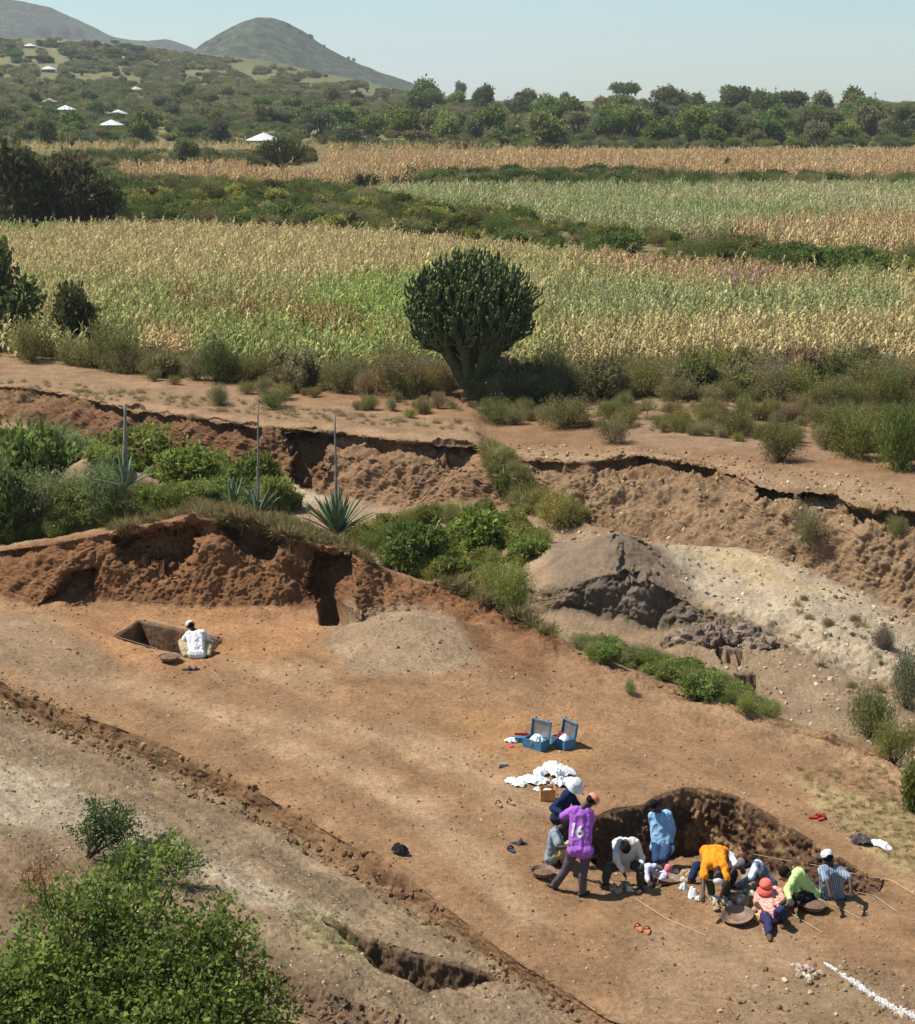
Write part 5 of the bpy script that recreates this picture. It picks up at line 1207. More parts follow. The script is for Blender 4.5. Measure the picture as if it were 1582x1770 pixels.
    me.polygons.foreach_set('use_smooth', [True]*len(me.polygons))
    ob('body', me, root)
    ey = MB()
    for s_ in (-1, 1): ey.blob(hd_+fwd*.088*k+upv*.008*k+side*s_*.032*k, .010*k, 8, 6)
    ey.build('eyes', EYE, root, True)
    # shirt
    if shirt is not None:
        s = MB(); w = .014*k
        s.cap(Sh[0], Sh[1], .056*k+w, .056*k+w); s.cap(sc_, sc_.lerp(nk_, .55), .075*k+w*.5, .062*k)
        td = (hc_-sc_).normalized()
        for i in (0, 1):
            s.cap(Sh[i].lerp(sc_, .32), Hp[i].lerp(hc_, .1)+td*shirtlen*k*.3, .074*k+w, .080*k+w)
            s.cap(Sh[i], El[i].lerp(Sh[i], .25 if sleeve == 'short' else 0), .052*k+w, (.052*k if sleeve == 'short' else .042*k)+w)
            if sleeve == 'long': s.cap(El[i], El[i].lerp(Ha[i], .88), .046*k+w*.9, .034*k+w*.6)
        s.cap(Hp[0]+td*shirtlen*k*.2, Hp[1]+td*shirtlen*k*.2, .100*k+w, .100*k+w)
        s.cap(sc_.lerp(hc_, .08), hc_+td*shirtlen*k*.3, .094*k+w, .100*k+w)
        shm = remeshed('shirt', s, .016, shirt, 3); wr = fbm_vert(shm, 8, .010); ob('shirt', shm, root)
    # trousers
    t = MB(); w = .016*k
    t.cap(Hp[0], Hp[1], .088*k+w*.4, .088*k+w*.4)
    for i in (0, 1):
        t.cap(Hp[i], Kn[i], .080*k+w*.6, .056*k+w); t.cap(Kn[i], Kn[i].lerp(Ft[i], .92*trlen), .055*k+w, .046*k+w)
    tm = remeshed('trousers', t, .017, trousers, 3); fbm_vert(tm, 7, .010); ob('trousers', tm, root)
    if shoes is not None:
        for i in (0, 1):
            m = MB(); fd = flr[i]; m.cap(Ft[i]-fd*.06*k-Vector((0, 0, .012)), Ft[i]+fd*.15*k-Vector((0, 0, .022)), .046*k, .036*k); m.build('shoe', shoes, root, True)
    if hair:
        m = MB(); b0 = hd_+upv*.022*k-fwd*.012*k; m.blob(b0, (.079*k, .094*k, .093*k), 14, 9, M_); 
        hm = m.mesh('hair', HAIR, True); V_ = np.array([v.co[:] for v in hm.vertices]); 
        ob('hair', hm, root)
    if hat:
        hr = thing_child('hat', root)
        c0 = hd_+upv*.045*k
        if hat == 'cap':
            m = MB(); m.lathe([(.097*k, -.01*k), (.097*k, .02*k), (.088*k, .048*k), (.066*k, .072*k), (.033*k, .084*k), (.004, .088*k)], 18, c0, M_); cp_ = m.build('cap', hatcol, root, True)
            m = MB(); V = []; 
            for a_ in range(-6, 7):
                an = a_/6*1.05; r0 = .100*k; r1 = .185*k*(1-.10*(a_/6)**2)-(.03*k if abs(a_) == 6 else 0)
                for r_, dz in ((r0, .0), (r1, -.022*k)): V.append(c0+M_ @ Vector((math.sin(an)*r_, math.cos(an)*r_, dz)))
            n2 = len(V); V += [v-upv*.006 for v in V]; Fc = []
            for j in range(12): a_ = j*2; Fc += [(a_, a_+1, a_+3, a_+2), (n2+a_+2, n2+a_+3, n2+a_+1, n2+a_), (a_+1, n2+a_+1, n2+a_+3, a_+3)]
            m.add(V, Fc); m.build('visor', hatcol2 or hatcol, cp_, True)
        elif hat == 'bucket':
            m = MB(); m.lathe([(.175*k, -.035*k), (.165*k, -.03*k), (.108*k, .01*k), (.104*k, .05*k), (.090*k, .088*k), (.05*k, .10*k), (.004, .102*k)], 20, c0, M_); m.build('sun_hat', hatcol, root, True)
        elif hat == 'skullcap':
            m = MB(); m.lathe([(.102*k, -.015*k), (.105*k, .02*k), (.095*k, .055*k), (.065*k, .08*k), (.004, .09*k)], 18, c0, M_); m.build('knitted_cap', hatcol, root, True)
    return dict(root=root, sh=sh, hp=hp, base=base)
def thing_child(n, r): return r
def fbm_vert(me, f, a):
    n = len(me.vertices); c = np.zeros(n*3, np.float32); me.vertices.foreach_get('co', c); c = c.reshape(-1, 3); nn = np.zeros(n*3, np.float32); me.vertices.foreach_get('normal', nn); nn = nn.reshape(-1, 3)
    d = 1-2*np.abs(pn(c[:, 0]*f, c[:, 1]*f, c[:, 2]*f*.6)+.4*pn(c[:, 0]*f*2.2, c[:, 1]*f*2.2, c[:, 2]*f*1.5)); d -= .6
    me.vertices.foreach_set('co', (c+nn*(d*a*2.2)[:, None]).ravel()); me.update()
EYE = mat('eye', (.5, .48, .45), rough=.3, noise=0, bump=0); HAIR = mat('hair', (.012, .010, .009), rough=.9, nscale=60, bump=.4, spec=.1)
WHT = cloth('white_cotton', (.66, .66, .66)); WHT2 = cloth('off_white_cotton', (.58, .58, .55)); PUR = cloth('purple_jersey', (.36, .12, .50)); NAVY = cloth('navy_cloth', (.018, .028, .07)); NAVY2 = cloth('navy_trousers', (.035, .035, .095))
GRYT = cloth('grey_trousers', (.10, .085, .105)); KHA = cloth('khaki_cloth', (.42, .33, .19)); KHG = cloth('drab_cloth', (.25, .22, .16)); BLU = cloth('pale_blue_shirt', (.25, .42, .62)); DEN = cloth('denim', (.03, .055, .12)); BLK = cloth('dark_cloth', (.02, .02, .023)); OLV = cloth('olive_trousers', (.05, .06, .045))
GBL = cloth('grey_blue_tee', (.22, .27, .31)); ORA = cloth('orange_tee', (.80, .26, .02)); PNK = cloth('pink_check_shirt', (.66, .26, .22)); PKC = cloth('pink_cap', (.72, .22, .24)); RDC = cloth('red_cap', (.78, .16, .12)); GRS = cloth('lime_shirt', (.50, .68, .25)); LAV = cloth('pale_lavender_cloth', (.50, .50, .66))
GRC = cloth('grey_cap', (.16, .13, .125)); DGR = cloth('green_cap', (.03, .12, .08)); SAL = cloth('salmon_cap', (.60, .24, .17)); 
def striped(name, c1, c2, freq, axis='X', contrast=(.45, .55), dist=1.2):
    m = cloth(name, c1); t = m.node_tree; b = t.nodes['Principled BSDF']; tc = t.nodes.new('ShaderNodeTexCoord'); w = t.nodes.new('ShaderNodeTexWave'); w.wave_type = 'BANDS'; w.bands_direction = axis
    w.inputs['Scale'].default_value = freq; w.inputs['Distortion'].default_value = dist; w.inputs['Detail'].default_value = 1
    t.links.new(tc.outputs['Object'], w.inputs['Vector']); cr = t.nodes.new('ShaderNodeValToRGB'); cr.color_ramp.elements[0].position = contrast[0]; cr.color_ramp.elements[1].position = contrast[1]
    cr.color_ramp.elements[0].color = (*c1, 1); cr.color_ramp.elements[1].color = (*c2, 1); t.links.new(w.outputs[0], cr.inputs[0]); t.links.new(cr.outputs[0], b.inputs['Base Color']); return m
STR = striped('striped_shirt', (.14, .20, .28), (.34, .37, .40), 9, 'X', (.6, .8))
TIE = cloth('tie_dye_shirt', (.40, .48, .60)); 
for n_ in TIE.node_tree.nodes:
    if n_.type == 'MAP_RANGE': n_.inputs[1].default_value = .42; n_.inputs[2].default_value = .6; n_.inputs[3].default_value = .35; n_.inputs[4].default_value = 1.5
CHK = striped('pink_check', (.66, .22, .18), (.72, .42, .36), 16, 'Z', (.3, .7), 3)

gp = ground
Y = gp(1006, 1549).y
pA = person('standing man in purple and white football shirt numbered 16 and dark trousers', [(995, 1462), (1012, 1463)], Y, [((980, 1500, -1), (958, 1537)), ((1009, 1505, -1), (1006, 1549))],
       [(990, 1401), (1019, 1405), 1], [((969, 1414, 1), (975, 1425, 1)), ((1022, 1427, 1), (1012, 1442, -1))], (1010, 1394, .02), (1020, 1386, .04), (.75, .6, -.45), PUR, 'short', GRYT, 'skullcap', SAL, shoes=None, scale=1.0, shirtlen=.3)
Y = gp(962, 1460).y
person('man in dark navy jacket and white brimmed sun hat bending over behind the standing man', [(963, 1412, -.1), (966, 1412, .1)], Y, [((972, 1428, -1), (962, 1458)), ((984, 1430, -1), (978, 1462))],
       [(980, 1374, -.15), (984, 1370, .15), -1], [((955, 1398, -1), (975, 1408, -1)), ((1002, 1398, -1), (992, 1412, -1))], (985, 1366, -.03), (990, 1361, -.04), (.8, -.5, -.35), NAVY, 'long', BLK, 'bucket', WHT)
Y = gp(952, 1492).y
person('man in grey blue tee and khaki trousers sitting on the ground behind the standing man', [(953, 1482, -.11), (955, 1482, .11)], Y, [((985, 1468, -1), (972, 1494)), ((990, 1456, 1), (1020, 1487))],
       [(959, 1441, -.16), (961, 1438, .16), -1], [((967, 1465, -1), (986, 1463, -1)), ((972, 1462, 1), (990, 1464, 1))], (967, 1431, -.02), (980, 1427, -.04), (.75, -.3, -.6), GBL, 'short', KHA, None)
Y = gp(1083, 1528).y+.15
person('man in loose white long sleeved shirt stooping over the finds beside the standing man', [(1076, 1494), (1092, 1494)], Y, [((1051, 1502, -1), (1046, 1530)), ((1107, 1500, -1), (1108, 1535))],
       [(1066, 1456), (1098, 1456), -1], [((1066, 1484, -1), (1078, 1508, -1)), ((1110, 1482, -1), (1108, 1500, -1))], (1081, 1456, -.05), (1081.5, 1463, -.10), (0, -.8, -.75), WHT2, 'long', OLV, None)
Y = gp(1140, 1508).y
person('man in pale blue long sleeved shirt and jeans standing inside the excavation', [(1137, 1460), (1152, 1461)], Y, [((1135, 1484, -1), (1136, 1508)), ((1149, 1484, -1), (1150, 1508))],
       [(1131, 1410), (1152, 1408), 1], [((1130, 1432, 1), (1132, 1452, -1)), ((1163, 1432, 1), (1158, 1466, -1))], (1138, 1400, -.02), (1131, 1393, -.05), (-.6, -.6, -.55), BLU, 'long', DEN, None, shirtlen=.25)
Y = gp(1130, 1528).y+.25
person('person in a pink cap and pale sleeves crouching low behind a metal basin', [(1120, 1522), (1128, 1522)], Y, [((1112, 1508, -1), (1112, 1532)), ((1140, 1515, -1), (1122, 1536))],
       [(1122, 1501), (1142, 1503), -1], [((1116, 1512, -1), (1122, 1524, -1)), ((1148, 1515, -1), (1140, 1524, -1))], (1134, 1500, 0), (1139, 1500, -.02), (.55, -.6, -.6), LAV, 'long', BLK, 'cap', PKC)
Y = gp(1240, 1554).y+.22
person('man in bright orange tee and white cap bent double facing the camera', [(1222, 1474), (1248, 1474)], Y, [((1226, 1512, -1), (1230, 1550)), ((1254, 1512, -1), (1256, 1552))],
       [(1219, 1494), (1252, 1498), -1], [((1216, 1522, -1), (1216, 1546, -1)), ((1256, 1524, -1), (1246, 1550, -1))], (1240, 1500, -.06), (1242, 1512, -.06), (.05, -.45, -.9), ORA, 'short', OLV, 'cap', WHT)
Y = gp(1262, 1532).y+.2
person('person in white shirt and dark trousers sitting behind the man in orange', [(1243, 1508), (1255, 1509)], Y, [((1210, 1498, -1), (1195, 1527)), ((1270, 1510, -1), (1262, 1534))],
       [(1240, 1476), (1260, 1480), -1], [((1230, 1490, -1), (1222, 1508, -1)), ((1271, 1500, -1), (1260, 1514, -1))], (1252, 1474, -.03), (1249, 1478, -.10), (-.3, -.8, -.6), WHT, 'short', NAVY, None)
Y = gp(1315, 1540).y+.12
person('person in blue and white tie dyed shirt and dark grey cap sitting hunched', [(1328, 1528, -.1), (1332, 1527, .1)], Y, [((1293, 1508, -1), (1284, 1536)), ((1302, 1524, -1), (1280, 1555))],
       [(1307, 1498, -.15), (1311, 1494, .15), -1], [((1298, 1518, -1), (1272, 1533, -1)), ((1306, 1522, -1), (1296, 1536, -1))], (1298, 1491, -.02), (1289, 1492, -.03), (-.85, -.3, -.5), TIE, 'long', KHG, 'cap', GRC)
Y = gp(1335, 1592).y
person('man in pink checked shirt and red cap sitting with one leg stretched out', [(1325, 1581), (1343, 1581)], Y, [((1327, 1594, -1), (1329, 1620)), ((1350, 1574, -1), (1352, 1598))],
       [(1312, 1545), (1346, 1541), 1], [((1309, 1564, -1), (1320, 1576, -1)), ((1356, 1560, -1), (1336, 1570, -1))], (1328, 1541, -.01), (1326, 1535, -.04), (-.35, -.8, -.55), CHK, 'short', NAVY2, 'cap', RDC, shoes=mat('brown_shoe', (.12, .06, .035)), scale=1.0)
Y = gp(1392, 1560).y+.1
person('person in lime green long sleeved shirt kneeling beside a full basin', [(1402, 1547, -.1), (1406, 1546, .1)], Y, [((1375, 1552, -1), (1380, 1562)), ((1392, 1556, -1), (1408, 1562))],
       [(1376, 1513, -.14), (1382, 1508, .14), -1], [((1361, 1538, -1), (1366, 1556, -1)), ((1374, 1530, -1), (1378, 1552, -1))], (1370, 1508, -.03), (1361, 1508, -.04), (-.75, -.3, -.65), GRS, 'long', BLK, None)
Y = P(1438, 1550, Yz(1438, 1550, 0)).y
person('person in striped grey blue shirt and white cap standing in a small pit', [(1431, 1546), (1446, 1546)], Y, [((1431, 1556, .1), (1430, 1590, .05)), ((1447, 1556, .1), (1447, 1590, .05))],
       [(1425, 1504), (1449, 1506), -1], [((1430, 1526, -1), (1434, 1542, -1)), ((1470, 1520, -1), (1471, 1539, -1))], (1437, 1497, .02), (1434, 1489, .02), (-.1, .95, -.3), STR, 'short', KHG, 'cap', WHT, shirtlen=.2, hatcol2=DGR)
Y = Yz(340, 1139, 0)
person('man in white shirt and cap squatting at the rectangular pit on the left', [(332, 1129), (348, 1129)], Y, [((313, 1110, 1), (320, 1138, 0)), ((364, 1110, 1), (360, 1137, 0))],
       [(322, 1097), (353, 1094), 1], [((314, 1112, 1), (324, 1116, 1)), ((364, 1110, 1), (354, 1114, 1))], (336, 1090, .03), (331, 1083, .04), (-.2, .9, -.6), WHT, 'long', KHA, 'cap', WHT2)

# number 16 printed on the back of the purple shirt
shirt_o = [c for c in pA['root'].children if c.name.startswith('shirt')][0]
bvh = BVHTree.FromPolygons([v.co[:] for v in shirt_o.data.vertices], [p.vertices[:] for p in shirt_o.data.polygons])
cu = bpy.data.curves.new('number', 'FONT'); cu.body = '16'; cu.size = .27; cu.align_x = 'CENTER'; cu.offset = .008; cu.resolution_u = 4
to = bpy.data.objects.new('number', cu); COL.objects.link(to); dg = bpy.context.evaluated_depsgraph_get(); tm = bpy.data.meshes.new_from_object(to.evaluated_get(dg)); bpy.data.objects.remove(to)
bm = bmesh.new(); bm.from_mesh(tm); bmesh.ops.triangulate(bm, faces=bm.faces); 
for _ in range(3): bmesh.ops.subdivide_edges(bm, edges=[e for e in bm.edges if e.calc_length() > .02], cuts=1)
bmesh.ops.triangulate(bm, faces=bm.faces)
base = pA['base']; midp = P(1000, 1428, pA['sh'][0].y)-base; right = Vector((.97, -.2, -.05)).normalized(); upv = Vector((.12, .0, .99)).normalized(); nd = right.cross(upv).normalized(); nd = -nd if nd.y > 0 else nd
for v in bm.verts:
    p = midp+right*v.co.x*.86+upv*(v.co.y-.08)
    hit = bvh.ray_cast(p+nd*.6, -nd)
    v.co = (hit[0]+nd*.007) if hit[0] else p
bm.to_mesh(tm); bm.free(); tm.materials.clear(); tm.materials.append(WHT); num = ob('number', tm, shirt_o)

# ------------------------------------------------------------------ basins and belongings
M_bas = mat('basin_metal', (.20, .135, .10), rough=.65, metal=.15, noise=.35, nscale=5, bump=.2); M_dirt = mat('loose_soil', (.15, .095, .06), noise=.4, nscale=14, bump=1, bscale=25)
def basin(px, py, dia, label, fill, tilt=(0, 0), dark=False, lift=0):
    g = gp(px, py); r = dia/2; zs = dia/.6; root = thing('basin', label, 'basin', g+Vector((0, 0, lift)), (tilt[0], tilt[1], 0))
    root.scale = (1, 1, max(.8, zs))
    m = MB().lathe([(.01, .0), (r*.45, .004), (r*.75, .05), (r*.93, .115), (r, .155), (r*1.035, .16), (r*1.03, .15), (r*.97, .14), (r*.9, .11), (r*.73, .058), (r*.45, .016), (.01, .012)], 32)
    m.build('bowl', M_bas, root, True)
    for s in (-1, 1): MB().tube([(s*r*.98, -.05, .13), (s*r*1.12, -.04, .15), (s*r*1.12, .04, .15), (s*r*.98, .05, .13)], .008, 5).build('handle', M_bas, root, True)
    if fill:
        h0 = .05+.09*fill; rr = r*(.70+.26*fill); V = []; Fc = []; n = 26; m_ = 12
        for i in range(m_+1):
            for k in range(n):
                a = 2*math.pi*k/n; q_ = rr*i/m_; x, y = q_*math.cos(a), q_*math.sin(a); V.append((x, y, h0+.045*fill*(1-(i/m_)**2)))
        V = np.array(V); V[:, 2] += .022*np.abs(fbm(V[:, 0]*22+px, V[:, 1]*22, 1.1, 3))
        for i in range(m_):
            for k in range(n): Fc.append((i*n+k, i*n+(k+1) % n, (i+1)*n+(k+1) % n, (i+1)*n+k))
        ob('soil', new_mesh('soil', V, Fc, M_dirt, True), root)
    return root
basin(939, 1516, .38, 'rusty metal basin half full of soil at the feet of the seated man in grey', .45)
basin(1153, 1529, .42, 'metal basin with a little soil in front of the person in the pink cap', .25, (-.08, .12))
basin(1276, 1593, .48, 'empty metal basin in front of the man in the pink checked shirt', 0, (.10, -.14))
basin(1406, 1574, .39, 'metal basin full of dark soil beside the person in lime green', .85)
basin(293, 1143, .46, 'metal basin full of soil beside the rectangular pit', .9)

M_box = mat('blue_paint', (.04, .18, .31), rough=.45, noise=.2, spec=.5); M_tin = mat('bare_tin', (.36, .33, .33), rough=.35, metal=.7, noise=.3, nscale=4); M_card = mat('cardboard', (.50, .27, .095)); M_bag = mat('white_plastic', (.78, .80, .82), rough=.5, noise=.04, bump=.6, bscale=9, spec=.4)
M_redc = mat('red_plastic', (.62, .06, .06), rough=.5); M_yel = mat('yellow_plastic', (.75, .62, .15)); M_pale = mat('pale_blue_plastic', (.55, .72, .80), rough=.4)
def trunkbox(px, py, rz, label, w=.42, d=.30, hgt=.17, ang=1.75, lidside=1):
    g = gp(px, py); root = thing('metal_trunk', label, 'metal trunk', g, (0, 0, rz))
    t_ = .012; m = MB(); m.box((0, 0, .01), (w, d, .02)); m.box((0, -d/2+t_/2, hgt/2+.02), (w, t_, hgt)); m.box((0, d/2-t_/2, hgt/2+.02), (w, t_, hgt)); m.box((-w/2+t_/2, 0, hgt/2+.02), (t_, d-2*t_, hgt)); m.box((w/2-t_/2, 0, hgt/2+.02), (t_, d-2*t_, hgt))
    m.build('box', M_box, root)
    M_ = Matrix.Rotation(-ang, 3, 'X'); lid = MB(); hp_ = Vector((0, d/2, hgt+.02))
    def LP(v): return hp_+M_ @ Vector(v)
    lo = MB(); lo.box(LP((0, -d/2, 0)), (w, d, .012), M=M_); l_ = lo.build('lid', M_tin, root)
    rim_ = MB(); 
    for c, s_ in (((0, -d, -.02), (w+.01, .014, .05)), ((-w/2, -d/2, -.02), (.014, d, .05)), ((w/2, -d/2, -.02), (.014, d, .05)), ((0, -d/2, .011), (w, d, .008))): rim_.box(LP(c), s_, M=M_)
    rim_.build('lid_rim', M_box, l_)
    MB().box((0, -d/2-.006, hgt*.8), (.05, .014, .07)).build('latch', M_tin, root)
    return root
def crumple(name, px, py, sx, sy, hgt, label, cat, mt, seed, amp=.5, rz=0, n=16, z0=0):
    g = gp(px, py); V = []; Fc = []; q_ = random.Random(seed)
    for j in range(n+1):
        for i in range(n*2+1):
            u = i/(2*n)*2-1; v = j/n*2-1; rr = 1
            th = math.atan2(v, u); R_ = 1+.28*float(pn(math.cos(th)*1.6+seed, math.sin(th)*1.6, 2.2))*2
            k = max(abs(u), abs(v)); l = math.hypot(u, v) or 1; x = u/l*k*sx/2*R_; y = v/l*k*sy/2*R_
            V.append((x, y, hgt*(1-k**2.2)))
    V = np.array(V); f = 9
    V[:, 2] += hgt*amp*(1-2*np.abs(fbm(V[:, 0]*f+seed, V[:, 1]*f, .3, 3))); V[:, 2] = np.maximum(V[:, 2], .004)
    w = n*2+1
    for j in range(n):
        for i in range(n*2): Fc.append((j*w+i, j*w+i+1, (j+1)*w+i+1, (j+1)*w+i))
    o = ob(name, new_mesh(name, V, Fc, mt, False), None, g+Vector((0, 0, z0)), (0, 0, rz)); sol = o.modifiers.new('thick', 'SOLIDIFY'); sol.thickness = .004
    return tag(o, label, cat)
tb = trunkbox(927, 1292, -.65, 'open blue metal trunk with its lid up, left one of the two')
tb2 = trunkbox(974, 1290, -.65+.1, 'open blue metal trunk with its lid up, right one of the two', .40, .28)
tb2.rotation_euler.z = -.95
def inside_box(tr, name, mt, label, cat, dx, dy, hh, seed, sx=.26, sy=.2):
    hh -= .04; sx *= .85; sy *= .85; dx *= .8
    o = crumple(name, 927, 1292, sx, sy, .10, label, cat, mt, seed, .5, tr.rotation_euler.z)
    v = Matrix.Rotation(tr.rotation_euler.z, 3, 'Z') @ Vector((dx, dy, hh)); o.location = tr.location+v; return o
inside_box(tb, 'cloth_bundle', M_bag, 'white wrapping spilling out of the left blue trunk', 'wrapping', .05, -.02, .18, 3, .36, .26)
inside_box(tb2, 'cloth_bundle', M_bag, 'white wrapping in the right blue trunk', 'wrapping', .08, -.02, .17, 4, .24, .22)
inside_box(tb2, 'tool_roll', mat('rust_red', (.30, .06, .035)), 'dark red bundle lying in the right blue trunk', 'bundle', -.12, .02, .17, 5, .2, .24)
g = gp(907, 1283); bx = MB(); bx.box((0, 0, .05), (.38, .10, .10)); tl = thing('tool_box', 'low blue open box left of the blue trunks', 'box', g, (0, 0, -.1)); bx.build('tray', M_box, tl)
MB().box((-.06, .09, .13), (.30, .03, .05), taper=.9).build('lid', M_redc, tl)
crumple('plastic_bag', 886, 1283, .26, .20, .07, 'white and red plastic bag on the ground left of the blue trunks', 'bag', M_bag, 8, .6)
o = crumple('plastic_packet', 884, 1291, .10, .16, .05, 'red packet under the white bag left of the blue trunks', 'packet', M_redc, 9, .4, rz=.5)
crumple('plastic_bag', 945, 1291, .10, .12, .10, 'small white bag on the ground between the two blue trunks', 'bag', M_bag, 10, .5)
o = tag(MB().box((0, 0, .03), (.20, .14, .05), taper=.86).build('clipboard', mat('slab_grey', (.24, .20, .17)), None, loc=gp(870, 1324), rot=(0, .04, .25)), 'flat grey brown block lying on the ground above the white bags', 'block')
for i, (x, y, sx, sy, hh, lb) in enumerate([(884, 1351, .22, .28, .05, 'smallest flattened white bag at the left end of the bag pile'), (897, 1357, .24, .26, .06, 'second white bag from the left end of the bag pile'), (919, 1352, .34, .56, .08, 'wide white bag left of the cardboard box'), (930, 1366, .14, .18, .04, 'small white bag tucked at the lower left of the cardboard box'),
                                            (936, 1339, .26, .34, .09, 'bluish white bag above the cardboard box'), (960, 1337, .42, .56, .14, 'largest white bag at the upper right of the bag pile'), (977, 1340, .22, .40, .12, 'white bag at the right end of the bag pile'), (972, 1357, .20, .44, .10, 'white bag between the cardboard box and the sun hat')]):
    crumple('plastic_bag', x, y, sx, sy, hh, lb, 'bag', M_bag, 20+i, .7, rz=i*.7)
g = gp(946, 1382); cb = thing('cardboard_box', 'open brown cardboard box with white papers beside the pile of bags', 'box', g, (0, 0, .1)); m = MB(); w = .26; d = .2; hh = .22; t_ = .008
m.box((0, 0, .005), (w, d, .01)); m.box((0, -d/2, hh/2), (w, t_, hh)); m.box((0, d/2, hh/2), (w, t_, hh)); m.box((-w/2, 0, hh/2), (t_, d-.01, hh)); m.box((w/2, 0, hh/2), (t_, d-.01, hh)); m.build('box', M_card, cb)
MB().box((w/2+.03, 0, hh-.0), (.09, d, .006), M=Matrix.Rotation(.9, 3, 'Y')).build('flap', M_card, cb)
crumple('paper', 946, 1382, .20, .14, .05, 'crumpled white paper inside the open cardboard box', 'paper', M_bag, 33, .5).location = g+Vector((0, 0, .14))
# footwear
def shoe(px, py, rz, name, label, c, L=.25, kind_='sandal', group=None, c2=None):
    g = gp(px, py); root = thing(name, label, 'shoe', g, (0, 0, rz), group); m1 = mat(name+'_sole', c); m2 = mat(name+'_upper', c2 or [x*.7 for x in c])
    V = []; n = 18
    for z_ in (0, .03):
        for k in range(n):
            a = 2*math.pi*k/n; x = math.cos(a)*L/2; wv = .046*(1+.22*math.cos(a)-.12*math.cos(2*a)); V.append((x, math.sin(a)*wv, z_))
    MB().add(V, [tuple(range(n))[::-1], tuple(range(n, 2*n))]+[(k, (k+1) % n, n+(k+1) % n, n+k) for k in range(n)]).build('sole', m1, root)
    if kind_ == 'sandal': MB().tube([(.02, -.055, .02), (.04, -.03, .065), (.045, 0, .08), (.04, .03, .065), (.02, .055, .02)], [.016]*5, 6).build('strap', m2, root, True)
    else:
        MB().blob((.045, 0, .05), (.08, .043, .045), 12, 8).build('toe_cap', m2, root, True); MB().lathe([(.045, .02), (.046, .06), (.042, .085), (.034, .085), (.034, .03)], 12, (-.055, 0, 0)).build('heel', m2, root, True)
    return root
for a in [(862, 1392, 1.9, 'sandal', 'tan open sandal, left one of the pair left of the navy jacket man', (.34, .21, .12)), (882, 1389, 2.2, 'sandal', 'tan open sandal, right one of the pair left of the navy jacket man', (.34, .21, .12)),
          (884, 1471, 2.0, 'slipper', 'dark grey slipper lying left of the seated man in grey, nearer one', (.05, .05, .055)), (897, 1459, .1, 'slipper', 'dark grey slipper lying left of the seated man in grey, farther one', (.05, .05, .055)),
          (1103, 1606, 1.9, 'sandal', 'orange brown sandal, left one of the pair in the foreground', (.42, .17, .07)), (1118, 1611, 1.6, 'sandal', 'orange brown sandal, right one of the pair in the foreground', (.42, .17, .07)),
          (1410, 1414, .2, 'sandal', 'red sandal on the bank above the excavation, left one', (.35, .04, .03)), (1421, 1416, .9, 'sandal', 'red sandal on the bank above the excavation, right one', (.35, .04, .03)),
          (325, 1158, .2, 'slipper', 'dark shoe below the squatting man, left one', (.06, .06, .065)), (336, 1158, .1, 'slipper', 'dark shoe below the squatting man, right one', (.07, .06, .055))]:
    shoe(a[0], a[1], a[2], a[3], a[4], a[5])
shoe(1385, 1679, 2.0, 'sneaker', 'pale worn sneaker, left one of the pair near the bottom right corner', (.45, .40, .36), kind_='s', c2=(.38, .26, .22)); shoe(1398, 1681, 1.9, 'sneaker', 'pale worn sneaker, right one of the pair near the bottom right corner', (.45, .40, .36), kind_='s', c2=(.40, .28, .24))
crumple('jacket', 691, 1476, .30, .20, .12, 'black crumpled jacket lying on the slope above the ditch', 'jacket', mat('black_cloth', (.02, .02, .025)), 41, .7, -.4)
crumple('jacket', 1488, 1458, .42, .24, .10, 'dark crumpled clothes on the grass bank beside the white sack', 'jacket', mat('purple_grey_cloth', (.10, .075, .085)), 42, .8, -.5)
crumple('sack', 1522, 1464, .42, .14, .10, 'long white sack lying on the grass bank', 'sack', M_bag, 43, .3, -.75)
crumple('plastic_bag', 1183, 1538, .16, .14, .09, 'bluish white bag right of the basin with a little soil', 'bag', M_pale, 44, .4)
crumple('plastic_bag', 1197, 1551, .16, .16, .14, 'clear white bag of finds standing left of the man in orange', 'bag', M_bag, 45, .5)
crumple('plastic_bag', 1209, 1557, .14, .10, .06, 'small off white bag at the hands of the man in orange', 'bag', mat('cream_plastic', (.66, .60, .48)), 46, .5)
crumple('plastic_bag', 1117, 1526, .14, .12, .05, 'pale blue bag beside the crouching person in the pink cap', 'bag', M_pale, 47, .5)
tag(MB().box((0, 0, .03), (.10, .14, .05), taper=.8).build('plastic_tray', M_pale, None, loc=gp(1236, 1556), rot=(0, 0, .3)), 'pale blue tray under the hands of the man in orange, left one', 'tray')
tag(MB().box((0, 0, .03), (.13, .14, .05), taper=.8).build('plastic_tray', M_pale, None, loc=gp(1248, 1557), rot=(0, 0, -.2)), 'pale blue tray under the hands of the man in orange, right one', 'tray')
tag(MB().lathe([(.001, 0), (.04, .0), (.045, .10), (.04, .10), (.035, .01), (.001, .01)], 14).build('cup', M_bag, None, True, loc=gp(1364, 1566), rot=(.2, .3, 0)), 'small white cup between the pink shirt and the lime green shirt', 'cup')
tag(MB().box((0, 0, .04), (.12, .16, .08), taper=.7).build('dustpan', M_yel, None, loc=gp(1311, 1590), rot=(0, .1, .5)), 'yellow scoop at the right hand of the man in the pink shirt', 'scoop')
